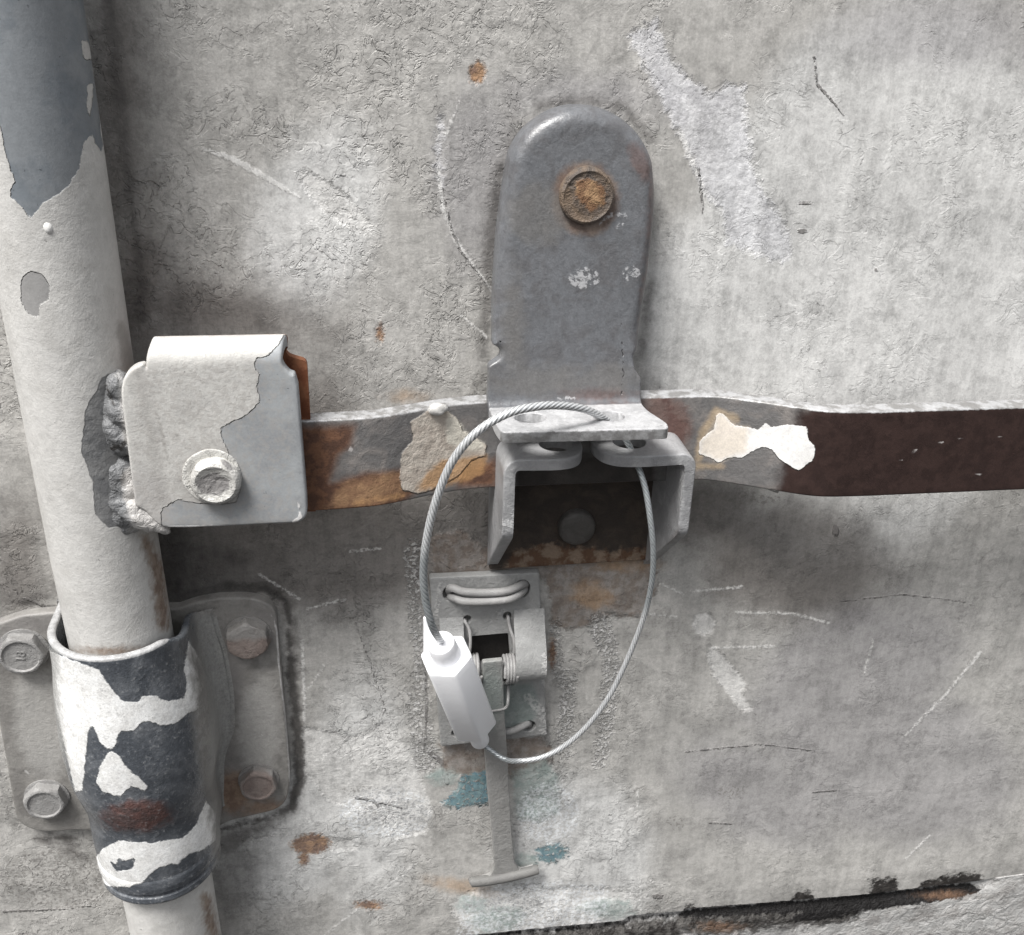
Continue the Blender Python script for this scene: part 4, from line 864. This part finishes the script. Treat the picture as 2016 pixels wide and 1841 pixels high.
# ------------------------------------------------------------------ cable seal
sealt = thing('cable_seal', 'white plastic hexagonal cable seal with its steel cable looped through flap and retainer', 'seal', P(925, 1470, 0))
pl_mat = material('white_plastic', (.93, .935, .97), rough=.38, big=.01, med=.015, fine=.02, lump=.3, grain=.15, wrinkle=0, speck=0, seed=18, sss=.45)
pa = np.array(P(878, 1290, 210)); pb = np.array(P(931, 1423, 118))
ax = pb-pa; Ls = np.linalg.norm(ax); ax /= Ls
# view of the sides: reference vector so one ridge faces the camera
vd = np.array([_d[0], -_d[1], _d[2]]); e1 = -vd-ax*(-vd@ax); e1 /= np.linalg.norm(e1); e2 = np.cross(ax, e1)
def prism(t0, t1, R0, R1, sides=6, rot=0, ch=3.5, n=72):
    th = np.arange(n)/n*2*math.pi
    def rr(R_):
        if sides == 0: return np.full(n, float(R_))
        k = 2*math.pi/sides; base = R_*math.cos(k/2)/np.cos((th-rot) % k-k/2); return np.minimum(base, R_*.975)
    def ring(t, r): return pa+ax*t+(np.cos(th)*r)[:, None]*e1+(np.sin(th)*r)[:, None]*e2
    f = [(t0, rr(R0)-ch), (t0+ch*.3, rr(R0)-ch*.3), (t0+ch, rr(R0)), (t1-ch, rr(R1)), (t1-ch*.3, rr(R1)-ch*.3), (t1, rr(R1)-ch)]
    return rings_geo([ring(t, r*1e-2) for t, r in f[:1]]+[ring(t, r) for t, r in f]+[ring(t, r*1e-2) for t, r in f[-1:]], n)
hexR = 51.
fin_t = 5
body = build('seal_body', *prism(0, Ls, hexR, hexR, 6, rot=math.radians(12)), pl_mat, sealt)
def ringpt(t, r, a): return pa+ax*t+(math.cos(a)*r)*e1+(math.sin(a)*r)*e2
g = prism(-46, 6, 26, 28, 0); g2 = prism(-46.5, -45.5, 13, 13, 0)
build('collar', *g, pl_mat, body)
build('collar', *prism(Ls-5, Ls+84, 21.5, 20, 0, ch=5), pl_mat, body)
# thin tab rising from the far left corner of the body
q0, q1, q2, q3 = P(835, 1318, 222), P(834, 1218, 205), P(845, 1218, 205), P(857, 1262, 205)
q4 = P(860, 1316, 222)
fo = [(q0[0], q0[2]), (q1[0], q1[2]), (q2[0], q2[2]), (q3[0], q3[2], 6), (q4[0], q4[2])]
fo = [(P(836, 1262, 200)[0], P(836, 1275, 200)[2])] and fo
build('tab', *plate_geo(fo, front(lambda a, b: 207.+0*a), 9, 2, step=6), pl_mat, body)
ht0 = pa-ax*44
cp = [tuple(ht0+ax*10), tuple(ht0-ax*4), P(851, 1232, 262), P(838, 1180, 268), P(834, 1120, 272), P(842, 1050, 275), P(862, 975, 278), P(893, 905, 280), P(940, 850, 284), P(1000, 814, 276), P(1060, 800, 262), P(1110, 799, 242), P(1152, 806, 222), P(1182, 819, 195), P(1200, 832, 172), P(1222, 850, 160), P(1240, 880, 160), P(1255, 915, 172), P(1270, 960, 192), P(1280, 1020, 212), P(1286, 1080, 220), P(1284, 1140, 216), P(1272, 1200, 208), P(1255, 1250, 200),
      P(1230, 1310, 192), P(1200, 1370, 184), P(1160, 1425, 174), P(1115, 1466, 164), P(1070, 1490, 156), P(1025, 1498, 146), P(992, 1494, 118)]
e_ = pb+ax*82
cp += [tuple(e_+ax*6), tuple(e_-ax*12)]
path = smooth_path(cp, 26)
def strand(th, s): return .78+.28*np.abs(np.cos(3*(th-s*.1)))**.6
npth = len(path); rad = np.interp(np.linspace(0, 1, npth), [0, .3, .55, .75, 1], [6.9, 6.9, 5.4, 5.2, 5.4])
arc_ = np.concatenate([[0], np.cumsum(np.linalg.norm(np.diff(path, axis=0), axis=1))]); thg = np.arange(30)/30*2*math.pi
groove = ((.52-np.abs(np.cos(3*(thg[None]-arc_[:, None]*.1))))*6).ravel()
cab_mat = material('steel_cable', (.70, .71, .72), rough=.3, metal=.45, big=.03, med=.08, fine=.12, lump=.2, grain=.2, speck=0, seed=19, layers=[
    dict(col=(.17, .18, .185), soft=1.6, jag=.3, js=9, amt=.65, sh=[('A', groove)]),  # grooves painted darker to stand for shade between the strands
    dict(col=(.16, .19, .20), soft=20, jag=10, js=28, amt=.6, sh=[('P', [(800, 1090), (880, 1090), (890, 1250), (800, 1250)]), ('P', [(1220, 840), (1330, 900), (1330, 1200), (1240, 1200)]), ('P', [(930, 1440), (1000, 1470), (1040, 1520), (930, 1520)])])])
build('cable', *tube_geo(path, rad, 30, prof=strand), cab_mat, sealt, sharp=80)
